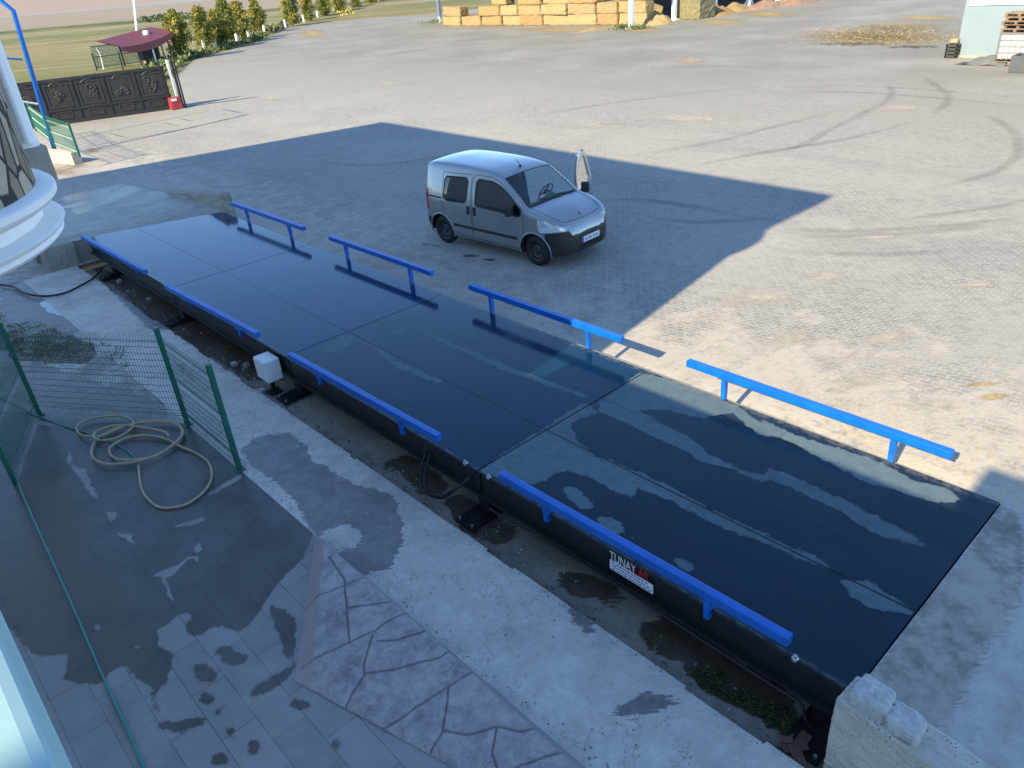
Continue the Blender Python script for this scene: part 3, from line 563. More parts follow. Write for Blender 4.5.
# the beams under the deck
mb = MB()
for x in (0.05, 2.95):
    s = 1 if x > 1 else -1
    for i in range(4):
        y0 = joint_y[i]+0.02; y1 = joint_y[i+1]-0.02
        if i == 3 and x < 1: y1 = 18.35
        mb.box((x, (y0+y1)/2, -0.155), (0.05, y1-y0, 0.285)); mb.box((x+s*0.025, (y0+y1)/2, -0.315), (0.14, y1-y0, 0.03)); mb.box((x+s*0.018, (y0+y1)/2, -0.014), (0.09, y1-y0, 0.02))
mb.box((1.5, 0.06, -0.17), (2.8, 0.05, 0.30)); mb.box((1.5, 9, -0.20), (1.2, 17.2, 0.2))
mb.obj('side_beam', M['black_steel'], wb)
def guard_rail(a, b, posts, side):
    a = Vector(a); b = Vector(b); m = MB(); m.bar(a, b, 0.085, 0.088)
    r_ = m.obj('guard_rail', M['blue'], wb, bevel=0.008)
    for t in posts:
        p = a.lerp(b, t); xb = 3.0+0.02 if side > 0 else -0.012
        m2 = MB(); q0 = Vector((p.x, p.y, p.z-0.052))
        if side < 0:
            m2.bar(q0, Vector((-0.02, p.y, 0.0)), 0.06, 0.06, (0,1,0)); m2.bar(Vector((-0.02, p.y, 0.02)), Vector((-0.02, p.y, -0.10)), 0.058, 0.05, (0,1,0))
            g_ = [(p.x-0.01, p.y-0.14, p.z-0.051), (p.x-0.01, p.y+0.14, p.z-0.051), (p.x-0.01, p.y+0.03, p.z-0.12), (p.x-0.01, p.y-0.03, p.z-0.12)]
            m2.add(g_+[(a_+0.02, b_, c_) for a_, b_, c_ in g_], [(0,1,2,3),(7,6,5,4),(0,4,5,1),(1,5,6,2),(2,6,7,3),(3,7,4,0)])
            pp = m2.obj('rail_post', M['blue'], r_, local=True); pp.data.transform(Matrix.Translation(-world_loc(r_))); continue
        q1 = Vector((p.x+0.008*side, p.y, 0.06)); q2 = Vector((xb, p.y-0.01, -0.06)); q3 = Vector((xb, p.y-0.01, -0.26))
        m2.bar(q0, q1, 0.06, 0.06, (0,1,0)); m2.bar(q1+Vector((0,0,0.02)), q2, 0.058, 0.058, (0,1,0)); m2.bar(q2+Vector((0,0,0.01)), q3, 0.056, 0.05, (0,1,0))
        pp = m2.obj('rail_post', M['blue'], r_, local=True); pp.data.transform(Matrix.Translation(-world_loc(r_)))
    return r_
RZ = 0.318
for (y0, y1, ps) in ((0.51, 3.66, (1.07, 3.12)), (4.73, 7.95, (5.36, 7.45)), (8.97, 12.37, (9.65, 11.81)), (13.42, 16.95, (14.13, 16.22))):
    guard_rail((3.035, y0, RZ), (3.035, y1, RZ), [(p-y0)/(y1-y0) for p in ps], 1)
for (p0, p1) in (((786,649),(498,481)), ((436,443),(287.6,359.5)), ((255.6,339),(164,289.5)), ((144,275),(81,239.7))):
    a = at(*p0, 0.11); b = at(*p1, 0.11); a.x += 0.05; b.x += 0.05; a.z = b.z = 0.16
    guard_rail(a, b, (0.22, 0.80), -1)
# load cell feet, cables, bolts
for y in (4.33, 8.70, 13.27, 0.22, 17.3):
    m = MB(); m.box((0.0, y, -0.655), (0.52, 0.30, 0.03)); m.box((0.14, y, -0.50), (0.16, 0.16, 0.28)); m.box((0.08, y, -0.625), (0.30, 0.22, 0.03))
    fp = m.obj('foot_plate', M['black_steel'], wb)
    for dy in (-0.11, 0.11):
        m = MB(); m.lathe([(0,0.0),(0.016,0.0),(0.016,0.03),(0,0.03)], (-0.22, y+dy, -0.64), 8); m.obj('anchor_bolt', M['galv'], fp, local=True).data.transform(Matrix.Translation(-world_loc(fp)))
for y in (0.47, 4.50, 4.10):
    m = MB(); m.lathe([(0,0),(0.028,0),(0.028,0.02),(0.016,0.03),(0.016,0.05),(0,0.05)], (0.0, y, -0.02), 10); m.obj('lifting_bolt', M['galv'], wb)
for k in range(2):
    m = MB(); m.tube(smooth_path([(0.02,4.45,-0.18),(-0.10,4.55,-0.30),(-0.22,4.78,-0.48-0.04*k),(-0.24,5.02+0.08*k,-0.50),(-0.12,5.18+0.08*k,-0.38),(0.02,5.22+0.08*k,-0.2)], 6), 0.016, 6); m.obj('cable', M['rubber'], wb)
m = MB()
m.tube(smooth_path([(-0.03,0.35,-0.40),(-0.05,1.0,-0.37),(-0.04,2.2,-0.36),(-0.035,3.4,-0.38),(-0.04,4.1,-0.42)], 8), 0.014, 6); m.obj('cable', M['rubber'], wb); m = MB()
m.tube(smooth_path([(-0.03,0.35,-0.40),(-0.06,0.28,-0.52),(-0.02,0.2,-0.62)], 5), 0.014, 6)
m.obj('cable', M['rubber'], wb)
# the maker's plate on the side of the deck
sp0, sp1 = at_x(609.3,556,-0.012), at_x(652.5,582,-0.012); ya, yb = sp1.y, sp0.y
zt = at_x(609.3,559.5,-0.012).z; 
m = MB(); Ls = yb-ya; m.box((-0.004, (ya+yb)/2, zt-0.055), (0.008, Ls, 0.11)); sg = m.obj('maker_plate', M['sign_white'], wb)
def lettering(name, body, size, mat, parent, M4, align='LEFT', wide=1.0):
    cu = bpy.data.curves.new(name, 'FONT'); cu.body = body; cu.size = size; cu.extrude = 0.0015; cu.align_x = align
    o = bpy.data.objects.new(name+'_tmp', cu); COL.objects.link(o); dg = bpy.context.evaluated_depsgraph_get(); dg.update()
    me = bpy.data.meshes.new_from_object(o.evaluated_get(dg)); bpy.data.objects.remove(o); bpy.data.curves.remove(cu)
    me.name = name; me.transform(M4 @ Matrix.Diagonal((wide,1,1,1))); me.materials.append(mat)
    o = bpy.data.objects.new(name, me); COL.objects.link(o); o.parent = parent; return o
# text runs along -y on a face looking towards -x
BASE = Matrix(((0,0,-1,0),(-1,0,0,0),(0,1,0,0),(0,0,0,1)))
off = -world_loc(sg)
lettering('lettering', 'TUNAY', 0.155, M['sign_white'], sg, Matrix.Translation(Vector((-0.012, yb-0.005, zt+0.012))+off) @ BASE, wide=0.60)
lettering('lettering', 'LAR', 0.155, M['sign_red'], sg, Matrix.Translation(Vector((-0.012, yb-0.585*Ls, zt+0.012))+off) @ BASE, wide=0.62)
m = MB(); rr = random.Random(3)
for row in range(3):
    y = yb-0.03
    while y > ya+0.05:
        w = rr.uniform(0.02, 0.05); m.box((-0.0095, y-w/2, zt-0.022-0.034*row), (0.002, w, 0.012)); y -= w+0.012
m.obj('small_print', M['blue_print'], sg, local=True).data.transform(Matrix.Translation(off))

# white junction box on its bracket
bc = at(269,383.5,-0.42); jb = thing('junction_box', 'white metal junction box standing beside the weighbridge deck', 'junction box', (bc.x+0.12, bc.y+0.17, -0.68))
m = MB(); m.box((bc.x+0.12, bc.y+0.17, -0.245), (0.25, 0.36, 0.35)); m.obj('cabinet', M['white_plastic'], jb, bevel=0.012)
m = MB(); m.box((bc.x-0.008, bc.y+0.17, -0.245), (0.012, 0.33, 0.32)); m.obj('cabinet_door', M['white_plastic'], jb, bevel=0.004)
m = MB(); m.box((bc.x+0.12, bc.y+0.17, -0.55), (0.06, 0.06, 0.26)); m.box((bc.x+0.12, bc.y+0.17, -0.672), (0.2, 0.2, 0.014)); m.obj('stand', M['black_steel'], jb)

# ================================================================== WALLS BY THE RAMPS
from mathutils import noise as mnoise
def rough_block(poly, z0, z1, seed, amp=0.02, cuts=10, name='concrete_wall', mat=None, parent=None):
    m = MB(); m.prism(poly, z0, z1); me_ = bpy.data.meshes.new(name); me_.from_pydata([Vector(v) for v in m.v], [], m.f)
    bm = bmesh.new(); bm.from_mesh(me_); bmesh.ops.recalc_face_normals(bm, faces=bm.faces)
    bmesh.ops.bevel(bm, geom=list(bm.edges), offset=amp*0.9, segments=2, affect='EDGES', profile=0.5)
    bmesh.ops.subdivide_edges(bm, edges=[e for e in bm.edges if e.calc_length() > 0.12], cuts=cuts, use_grid_fill=True)
    bm.normal_update(); r = np.random.default_rng(seed)
    P = np.array([v.co[:] for v in bm.verts])
    n = [0.55*mnoise.noise(Vector(p_)*4.0+Vector((seed*3.1,0,0)))+0.40*mnoise.noise(Vector(p_)*11.0)+0.38*mnoise.noise(Vector(p_)*27.0) for p_ in P]
    for v, k in zip(bm.verts, n): v.co += v.normal*float(k)*amp
    bm.to_mesh(me_); bm.free(); me_.materials.append(mat); o = bpy.data.objects.new(name, me_); COL.objects.link(o)
    if parent: o.parent = parent
    return o
sw = rough_block([(-0.30,0.02),(-0.005,0.0),(-0.005,-2.6),(-0.30,-2.6)], -0.75, [0.20,0.20,-0.10,-0.10], 5, 0.020, 22, 'concrete_wall', M['stub'])
tag(sw, 'rough concrete wing wall with two loose stones on it at the near end of the weighbridge', 'wall')
M['limestone'] = concrete('pale_limestone', (0.40,0.395,0.38), (0.56,0.55,0.53), None, scale=3, bump=0.8, speck=False)
for (pxs, sd, lab) in (([(853,700),(866,684),(893,699),(884,716)], 1, 'pale broken stone block on the wing wall, the one nearer the deck corner'), ([(889,721),(897,704),(925,720),(916,738)], 2, 'pale broken stone block on the wing wall, the one farther from the deck')):
    pl = [at(x, y, 0.22)[:2] for x, y in pxs]; cen = np.mean(np.array(pl), 0); pl = [tuple(cen+(np.array(p)-cen)*1.22) for p in pl]
    tag(rough_block(pl, 0.13, [0.31,0.32,0.28,0.27] if sd == 1 else [0.255,0.265,0.235,0.225], sd+10, 0.03, 14, 'stone_block', M['limestone']), lab, 'stone block')
m = rough_block([(3.10,17.75),(3.42,17.75),(3.30,21.4),(3.02,21.4)], -0.55, [0.42,0.42,0.0,0.0], 8, 0.05, 12, 'concrete_wall', M['kerb'])
tag(m, 'low crumbling concrete wall along the far ramp beside the first blue rail', 'wall')
m = rough_block([(-0.92,18.55),(-0.30,18.50),(-0.30,19.4),(-0.92,19.4)], -0.75, [0.0,0.0,-0.03,-0.03], 9, 0.03, 9, 'concrete_wall', M['kerb'])
tag(m, 'square concrete abutment at the far left corner of the weighbridge', 'wall')
# the long retaining side of the far ramp
m = MB(); m.prism([(-1.0,19.4),(-0.74,19.4),(-0.74,26),(-1.0,26)], -0.75, [-0.02,-0.02,-0.45,-0.45]); tag(m.obj('ramp_kerb', M['kerb']), kind='structure')

# ================================================================== MESH FENCE
fz = GZ+0.01
f0, f1, f2 = at(40,415,GZ), at(188,425,GZ), at(240,470,GZ)
fence = thing('mesh_fence', 'green welded mesh fence around the tiled terrace', 'fence', (f1.x, f1.y, GZ))
fl = f0 + (Vector((-3.75, 9.3, GZ))-f0)*1.0
H = 1.52
def mesh_panel(a, b, parent, mat, h=1.40, z0=None, dx=0.05, dz=0.1, r=0.0031):
    a = Vector(a); b = Vector(b); a.z = b.z = z0 if z0 is not None else GZ; L = (b-a).length; d = (b-a)/L; nrm = Vector((-d.y, d.x, 0)); m = MB()
    def prof(z): # v-shaped stiffening folds
        for zc in (0.12, h*0.5, h-0.14):
            t = abs(z-zc)
            if t < 0.045: return (0.045-t)*0.8
        return 0
    zs = sorted(set([0, h] + [round(zc+k, 3) for zc in (0.12, h*0.5, h-0.14) for k in (-0.045, 0, 0.045)]))
    n = int(L/dx)
    for i in range(n+1):
        p = a+d*(0.03+(L-0.06)*i/n); pts = [p+Vector((0,0,0.04+z))+nrm*prof(z) for z in zs]; m.tube(pts, r, 3, caps=False)
    z = 0.02
    hz = [k*dz for k in range(1, int(h/dz)+1)] + [0.12, h*0.5, h-0.14]
    for z in hz:
        o = nrm*(prof(z)+0.004); m.tube([a+d*0.02+Vector((0,0,0.04+z))+o, b-d*0.02+Vector((0,0,0.04+z))+o], r*1.15, 3, caps=False)
    return m.obj('mesh_panel', mat, parent, fix=False)
for p in (f0, f1, f2):
    m = MB(); m.box((p.x, p.y, GZ+H/2), (0.062, 0.062, H)); m.box((p.x, p.y, GZ+H+0.012), (0.068, 0.068, 0.025)); m.box((p.x, p.y, GZ+0.018), (0.13, 0.13, 0.012)); m.obj('post', M['green_paint'], fence, bevel=0.006)
mesh_panel(f0, f1, fence, M['green_paint']); mesh_panel(f1, f2, fence, M['green_paint'])
mesh_panel(fl, f0, fence, M['green_paint']); 
m = MB(); m.box((fl.x, fl.y, GZ+H/2), (0.062, 0.062, H)); m.box((fl.x, fl.y, GZ+H+0.012), (0.068, 0.068, 0.025)); m.obj('post', M['green_paint'], fence, bevel=0.006)
M['green_screen'] = simple('green_screen_cloth', (0.012,0.085,0.085), 0.7, 0, 0.3, 20)
q = NT('woven_green_screen'); q.put(q.b.inputs['Alpha'], 0.40); M['green_screen'] = q.fin(q.ramp(q.noise(q.pos, 8), [(0.3,(0.010,0.075,0.075)),(0.7,(0.02,0.12,0.115))]), 0.6)
m = MB(); d_ = (f0-fl).normalized(); nn = Vector((-d_.y, d_.x, 0))*0.03
vs_ = []; K = 14
for i in range(K+1):
    t = i/K; p = fl.lerp(f0, t)+nn*(1+0.5*math.sin(t*23))
    for z in (0.05, 0.5, 1.0, 1.42): vs_.append(p+Vector((0,0,z+0.02*math.sin(t*9+z*4))))
m.add(vs_, [(i*4+j, (i+1)*4+j, (i+1)*4+j+1, i*4+j+1) for i in range(K) for j in range(3)]); m.obj('screen_cloth', M['green_screen'], fence, fix=False, smooth=True)

# ================================================================== HOSES
TZ = -0.54
def hose(name, px, z, r, mat, label, sub=7, cat='hose', zs=None, parent=None, extra=None):
    pts = [at(x, y, z) for x, y in px]
    if extra: pts = pts + extra
    for i, p in enumerate(pts): p.z = z + r + (zs[i] if zs else 0)
    m = MB(); m.tube(smooth_path(pts, sub), r, 10); o = m.obj(name, mat, parent, smooth=True)
    if label: tag(o, label, cat)
    return o
M['hose_y'] = simple('yellow_garden_hose', (0.42,0.33,0.19), 0.5, 0, 0.15, 9); M['hose_g'] = simple('green_garden_hose', (0.035,0.24,0.19), 0.45, 0, 0.15, 9)
ypx = [(139,467),(140,478),(142,490),(150,502),(163,509),(185,506),(203,494),(212,479),(209,464),(196,454),(180,448),(166,441),(147,438),(128,440),(114,448),(110,453),(116,461),(134,463),(155,459),(172,449),(182,438),(180,429),(164,425),(140,426),(118,431),(100,440),(93,452),(95,462),(108,467),(130,466),(152,460),(172,450),(184,437),(176,426),(152,424),(124,430),(104,439),(96,440),(82,438),(78,431),(86,424),(104,420),(124,420),(135,426),(131,434),(118,441),(104,444),(95,441),(100,434),(120,429),(145,431),(166,436),(170,441)]
hy = hose('garden_hose', ypx, TZ, 0.017, M['hose_y'], 'yellow garden hose lying in loose coils on the tiles', zs=[0.0 if i < 10 else 0.012+0.014*((i*7) % 5)/5+0.0006*i for i in range(len(ypx))])
hose('garden_hose', [(-30,386),(0,398),(25,411),(60,425),(100,438),(118,446),(130,454),(136,461),(139,467)], TZ, 0.011, M['hose_g'], 'thin green hose running across the tiles into the yellow coil')
hose('garden_hose', [(-20,396),(0,440),(22,493),(40,534),(60,578),(85,635),(108,688),(130,736),(150,782)], TZ, 0.012, M['hose_g'], 'taut green hose running down the tiles past the pale ledge')
hose('drain_hose', [(-20,284),(11,287),(25,294),(45,297),(65,294),(82,286),(95,278),(103,268)], GZ+0.02, 0.022, M['rubber'], 'black rubber hose lying across the ground at the far end of the walkway')

# ================================================================== PLANTS IN THE PIT AND BEHIND THE FENCE
def mat_leaf(name, a, b, c, sc=2.0, trans=0.25):
    q = NT(name); n = q.noise(q.obj, sc, 3, 0.6); r_ = q.n('ShaderNodeObjectInfo').outputs['Random']
    f = q.math('ADD', q.math('MULTIPLY', q.attr('tint'), 0.75), q.math('MULTIPLY', n, 0.3))
    col = q.ramp(f, [(0.1, a), (0.5, b), (0.9, c)]); q.fin(col, 0.6, 0, 0.3)
    return q.m
M['weed'] = mat_leaf('weed_leaf', (0.03,0.065,0.02), (0.055,0.095,0.03), (0.20,0.18,0.07))
M['moss'] = mat_leaf('moss_leaf', (0.035,0.050,0.022), (0.055,0.070,0.028), (0.16,0.13,0.065))
def leaf_cloud(pts, size, mat, name, up=0.6, seed=1, aspect=0.4, tint=None):
    r = np.random.default_rng(seed); n = len(pts); P = np.asarray(pts, float)
    d = r.normal(size=(n,3)); d[:,2] = np.abs(d[:,2])+up; d /= np.linalg.norm(d, axis=1)[:,None]
    s = np.cross(d, r.normal(size=(n,3))); s /= np.linalg.norm(s, axis=1)[:,None]
    L = size*r.uniform(0.6, 1.4, n)[:,None]; W = L*aspect
    V = np.stack([P, P+d*L*0.55+s*W, P+d*L*1.1, P+d*L*0.55-s*W], 1).reshape(-1,3); F = np.arange(4*n).reshape(n,4)
    T = r.random(n) if tint is None else np.clip(tint+r.normal(0, 0.12, n), 0, 1)
    return np_mesh(name, V, F, mat, {'tint': np.repeat(T, 4)})
r = np.random.default_rng(4)
def scatter_poly(px, z, n, zj=0.03):
    W = world_polys([px], z)[0]; xs = [p[0] for p in W]; ys_ = [p[1] for p in W]; out = []
    while len(out) < n:
        c = np.column_stack([r.uniform(min(xs), max(xs), n), r.uniform(min(ys_), max(ys_), n)])
        c = c[inside(c, W) & (fbm(c[:,0], c[:,1], 4) > -0.15)]; out += [(x, y, z+r.uniform(0, zj)) for x, y in c]
    return out[:n]
tag(link_mesh('ground_moss', leaf_cloud(scatter_poly([(690,672),(715,670),(760,690),(800,720),(812,745),(790,750),(745,712),(700,690)], -0.69, 5200, 0.035), 0.016, M['moss'], 'ground_moss', 0.5, 2)), kind='stuff')
tag(link_mesh('weeds', leaf_cloud(scatter_poly([(6,328),(34,322),(60,330),(70,345),(55,358),(30,360),(10,350)], GZ, 1500, 0.05)+scatter_poly([(-40,300),(6,315),(8,345),(-40,350)], GZ, 700, 0.1)+scatter_poly([(70,335),(98,345),(90,362),(62,362)], GZ, 300, 0.03)+scatter_poly([(100,342),(125,348),(130,372),(112,362)], GZ, 160, 0.04), 0.024, M['weed'], 'weeds', 0.7, 3)), kind='stuff')
tag(link_mesh('pit_weeds', leaf_cloud(scatter_poly([(645,638),(660,636),(672,648),(664,656)], -0.66, 130, 0.05)+scatter_poly([(560,585),(600,595),(625,615),(600,612)], -0.68, 50, 0.03), 0.03, M['weed'], 'pit_weeds', 0.8, 5, 0.12)), kind='stuff')
M['cardboard'] = simple('sodden_cardboard', (0.12,0.07,0.045), 0.8, 0, 0.4, 20)
m = MB(); c_ = at(797,752,-0.66)
for k in range(7):
    a = random.uniform(0, 6.28); m.bar(c_+Vector((random.uniform(-.1,.12), random.uniform(-.05,.1), 0.01+0.012*k)), c_+Vector((random.uniform(-.1,.12)+0.1*math.cos(a), random.uniform(-.05,.1)+0.1*math.sin(a), 0.02+0.012*k)), 0.09, 0.008)
tag(m.obj('litter', M['cardboard']), 'crumpled brown litter in the pit against the wing wall', 'litter')
m = MB()
rr = random.Random(9)
stn = [at(x, y, -0.68) for x, y in ((262,392),(247,366),(120,282),(150,300),(470,470),(420,455),(235,365))]
for i, s in enumerate(stn):
    st_ = rough_block([(s.x-0.05,s.y-0.07),(s.x+0.05,s.y-0.05),(s.x+0.04,s.y+0.06),(s.x-0.06,s.y+0.05)], -0.70, -0.62, i, 0.02, 2, 'stone', M['limestone' if i % 2 == 0 else 'kerb'])
    tag(st_, 'small loose stone lying on the pit floor beside the weighbridge', 'stone', 'loose stones in the pit')

# loose bits: straw strands on the paving by the weighbridge, grit on the walkway and the deck
r = np.random.default_rng(77)
M['strand'] = mat_leaf('straw_strand', (0.20,0.14,0.05), (0.42,0.31,0.13), (0.55,0.45,0.24))
n = 5200; X_ = 3.12+np.abs(r.normal(0, 1.3, n)); Y_ = r.uniform(-0.3, 7.5, n); k = (fbm(X_, Y_, 1.1) > -0.1); X_ = X_[k]; Y_ = Y_[k]
P = np.column_stack([X_, Y_, yard_z(Y_)+0.004])
far_ = np.array([tuple(at(px, py, -0.5)) for px, py in np.column_stack([r.normal(880, 45, 5000), np.abs(r.normal(0, 5.5, 5000))*r.choice([-1,1],5000)+35])])
tag(link_mesh('straw_strands', leaf_cloud(P, 0.028, M['strand'], 'straw_strands', -0.75, 78, 0.10)), kind='stuff')
far_[:,2] = -0.49
tag(link_mesh('yard_straw', leaf_cloud(far_, 0.06, M['straw_spill_leaf'] if 'straw_spill_leaf' in M else M['strand'], 'yard_straw', -0.75, 79, 0.16)), kind='stuff')
M['grit'] = mat_leaf('grit', (0.09,0.08,0.065), (0.20,0.18,0.15), (0.42,0.40,0.36))
n = 1500; X_ = r.uniform(-1.56, -0.42, n); Y_ = r.uniform(-0.5, 14, n); k = fbm(X_, Y_, 1.6) > 0.05
P = np.column_stack([X_[k], Y_[k], np.full(k.sum(), GZ+0.016)])
n2_ = 380; e_ = np.column_stack([-0.42-np.abs(r.normal(0, 0.05, n2_)), r.uniform(0, 15, n2_), np.full(n2_, GZ+0.014)]); e3 = np.column_stack([-1.53+np.abs(r.normal(0,0.06,n2_)), r.uniform(-0.5,8.5,n2_), np.full(n2_, GZ+0.014)])
tag(link_mesh('grit', leaf_cloud(np.concatenate([P, e_, e3]), 0.016, M['grit'], 'grit', 0.0, 80, 0.5)), kind='stuff')
n = 500; P = np.column_stack([r.uniform(-0.42, 0.0, n), r.uniform(0.1, 16, n), np.full(n, -0.685)])
tag(link_mesh('pit_debris', leaf_cloud(P, 0.035, M['grit'], 'pit_debris', 0.0, 82, 0.5)), kind='stuff')
# ================================================================== THE BUILDING THE PHOTO IS TAKEN FROM
M['plaster'] = simple('white_plaster', (0.80,0.79,0.77), 0.7, 0, 0.06, 2.5, 0.1); M['cyan_paint'] = simple('pale_cyan_paint', (0.25,0.41,0.45), 0.6, 0, 0.08, 3)
def mat_rubble():
    q = NT('crazy_stone_cladding'); u = q.n('ShaderNodeAttribute', attribute_name='uvw').outputs['Vector']
    vd = q.voro(u, 4.4, 'DISTANCE_TO_EDGE'); vc = q.voro(u, 4.4, 'F1', 'Color'); n2 = q.noise(q.pos, 14, 5, 0.7); n1 = q.noise(q.pos, 3, 4, 0.6)
    st = q.ramp(q.math('ADD', q.math('MULTIPLY', q.xyz(vc)[0], 0.8), q.math('MULTIPLY', n1, 0.25)), [(0.2,(0.21,0.165,0.11)),(0.5,(0.39,0.325,0.235)),(0.8,(0.55,0.47,0.355))])
    st = q.mix(q.math('MULTIPLY', q.step(n2, 0.45, 0.7), 0.4), st, (0.20,0.185,0.165))
    j = q.step(q.math('ADD', vd, q.math('MULTIPLY', q.math('SUBTRACT', n2, 0.5), 0.03)), 0.04, 0.075)
    c = q.mix(j, (0.035,0.032,0.031), st); q.bump(q.math('ADD', q.math('MULTIPLY', j, 1.0), q.math('MULTIPLY', n2, 0.25)), 0.8, 0.03)
    return q.fin(c, 0.85, 0, 0.3)
M['rubble'] = mat_rubble()
M['roof_tile'] = simple('brown_roof', (0.18,0.10,0.075), 0.8, 0, 0.3, 3)
bld = thing('office_building', 'white office building with a round stone clad bay and moulded cornice', 'building', (-8, 8, GZ))
k33 = 1/math.tan(SUN_EL)
def caster(x, y, zr): h = zr+0.5; return (x-h*k33*0.986, y-h*k33*0.165)
RZt = 12.0
Bc = caster(13.42, 6.91, RZt); Ac = caster(14.14, 26.86, RZt); Lc = caster(1.98, 29.31, RZt)
roof = [Bc, Ac, Lc, (-24, Lc[1]+0.8), (-24, Bc[1])]
m = MB(); m.prism(roof, RZt-0.35, RZt); m.obj('roof', M['roof_tile'], bld)
m = MB(); m.prism([(-8.4,Bc[1]+0.02),(-5.75,4.9),(-5.75,Ac[1]-0.6),(-23,Ac[1]+1.5),(-23,Bc[1]+0.02)], GZ-0.2, RZt-0.36); m.obj('wall', M['plaster'], bld)
TC = Vector((-4.56, 6.10, 0))
# round bay: stone drum with a moulded cornice below it
nseg = 96; zs_ = np.linspace(3.66, 8.3, 60); A = np.linspace(0, 2*math.pi, nseg+1)
V = []; UV = []
for z in zs_:
    for a in A: 
        rr_ = 1.70; V.append((TC.x+rr_*math.cos(a)+8, TC.y+rr_*math.sin(a)-8, z-GZ)); UV.append((a*1.7*1.25, z*0.75, 0))
nA = nseg+1; F = np.array([(j*nA+i, j*nA+i+1, (j+1)*nA+i+1, (j+1)*nA+i) for j in range(len(zs_)-1) for i in range(nseg)])
me_ = np_mesh('stone_bay', np.array(V), F, M['rubble'], smooth=True); at__ = me_.attributes.new('uvw', 'FLOAT_VECTOR', 'POINT'); at__.data.foreach_set('vector', np.array(UV, dtype=np.float32).ravel())
bay = link_mesh('stone_bay', me_, bld)
m = MB(); m.lathe([(0,8.29),(1.70,8.29),(1.74,8.3),(1.85,8.42),(1.9,8.6),(0,8.6)], TC, 96); m.obj('bay_cap', M['plaster'], bld, smooth='auto')
prof = [(0.3,3.24),(1.50,3.25),(1.70,3.29),(1.76,3.31),(1.79,3.34),(1.77,3.365),(1.80,3.385),(1.82,3.415),(1.79,3.43),(1.70,3.44),(1.67,3.445),(1.67,3.535),(1.71,3.545),(1.755,3.56),(1.80,3.585),(1.83,3.62),(1.83,3.665),(1.815,3.677),(1.66,3.69)]
m = MB(); m.lathe(prof, TC, 128); m.obj('cornice', M['plaster'], bld, smooth='auto')
pp = Vector((-4.18+8.6*math.sin(rad(10.35)), -1.30+8.6*math.cos(rad(10.35)), 0))
m = MB(); m.lathe([(0,3.75),(0.135,3.75),(0.14,3.80),(0.128,3.82),(0.125,6.6),(0.18,6.7),(0,6.7)], pp, 28); m.lathe([(0.035,3.8),(0.035,6.6)], pp+Vector((0.02,-0.135,0)), 12); m.obj('pilaster', M['plaster'], bld, smooth='auto')
m = MB(); m.box((pp.x+0.05, pp.y, 3.59), (0.23,0.26,0.32)); m.box((pp.x-0.75, pp.y-0.05, 3.44), (1.5,0.24,0.10)); m.obj('plinth', M['kerb'], bld, bevel=0.015)
# low terrace with the parapet the camera looks over, and an added unseen block that shades the ramp corner
m = MB(); m.box((-9.4, 1.65, 1.95), (9.2, 5.3, 5.0)); m.obj('terrace_wall', M['plaster'], bld)
m = MB(); m.box((-8.7, 1.55, 4.44), (8.98, 5.1, 0.12)); m.box((-4.235, 1.55, 4.36), (0.05, 5.1, 0.03)); m.obj('parapet_coping', M['cyan_paint'], bld, bevel=0.01)
m = MB(); m.prism([(-16,-1.56),(-7.5,-1.56),(-7.5,-9),(-16,-9)], GZ-0.2, 7.28); m.obj('wall', M['plaster'], bld)  # added caster for the shadow of whoever holds the camera

# ================================================================== FAR LEFT: LOW WALL, FENCE, BLUE POST, GATE
def groundy(px, py): return at(px, py, -0.5)
lw0, lw1 = at(36,147,-0.3), groundy(80,164)
M['cream'] = simple('cream_rendered_wall', (0.46,0.41,0.31), 0.85, 0, 0.12, 2, 0.2)
def wall_seg(name, a, b, w, h, mat):
    m = MB(); a = Vector(a); b = Vector(b); a.z = b.z = -0.5+h/2; m.bar(a, b, w, h); return m.obj(name, mat, bevel=0.01)
a_ = groundy(38,160); b_ = groundy(79,164)
lw = wall_seg('low_wall', a_, b_, 0.35, 0.45, M['cream']); tag(lw, 'low cream wall under the small green fence at the far left', 'wall')
gf = thing('mesh_fence', 'small green mesh fence on the low cream wall', 'fence', (b_.x, b_.y, -0.5))
pf0, pf1, pf2 = at(36,130,0.0), at(55,147,-0.05), at(80,157,-0.05)
for p in (pf0, pf1, pf2):
    m = MB(); m.box((p.x, p.y, 0.55), (0.07,0.07,1.2)); m.obj('post', M['green_paint'], gf)
mesh_panel((pf1.x,pf1.y,0), (pf2.x,pf2.y,0), gf, M['green_paint'], h=1.1, z0=-0.02, dx=0.1, r=0.006); mesh_panel((pf0.x,pf0.y,0), (pf1.x,pf1.y,0), gf, M['green_paint'], h=1.1, z0=-0.02, dx=0.1, r=0.006)
bp = at(53,145.5,-0.05); tp = at_y(13.5,11,bp.y); e1 = at_y(-22,-18,bp.y)
bpost = thing('steel_post', 'tall blue steel post with a bent top rising from the low cream wall', 'post', (bp.x, bp.y, -0.1))
m = MB(); m.tube([(bp.x,bp.y,-0.2), tp, e1], 0.085, 12); m.obj('tube', M['blue'], bpost, smooth=True)
m = MB(); m.tube([at_y(22,59.5,bp.y), at_y(-10,57,bp.y)], 0.035, 6); m.obj('bracket', M['blue'], bpost)
m = MB(); m.tube([at_y(38,104,bp.y), at_y(0,98,bp.y)], 0.035, 6); m.obj('bracket', M['white_paint'], bpost)

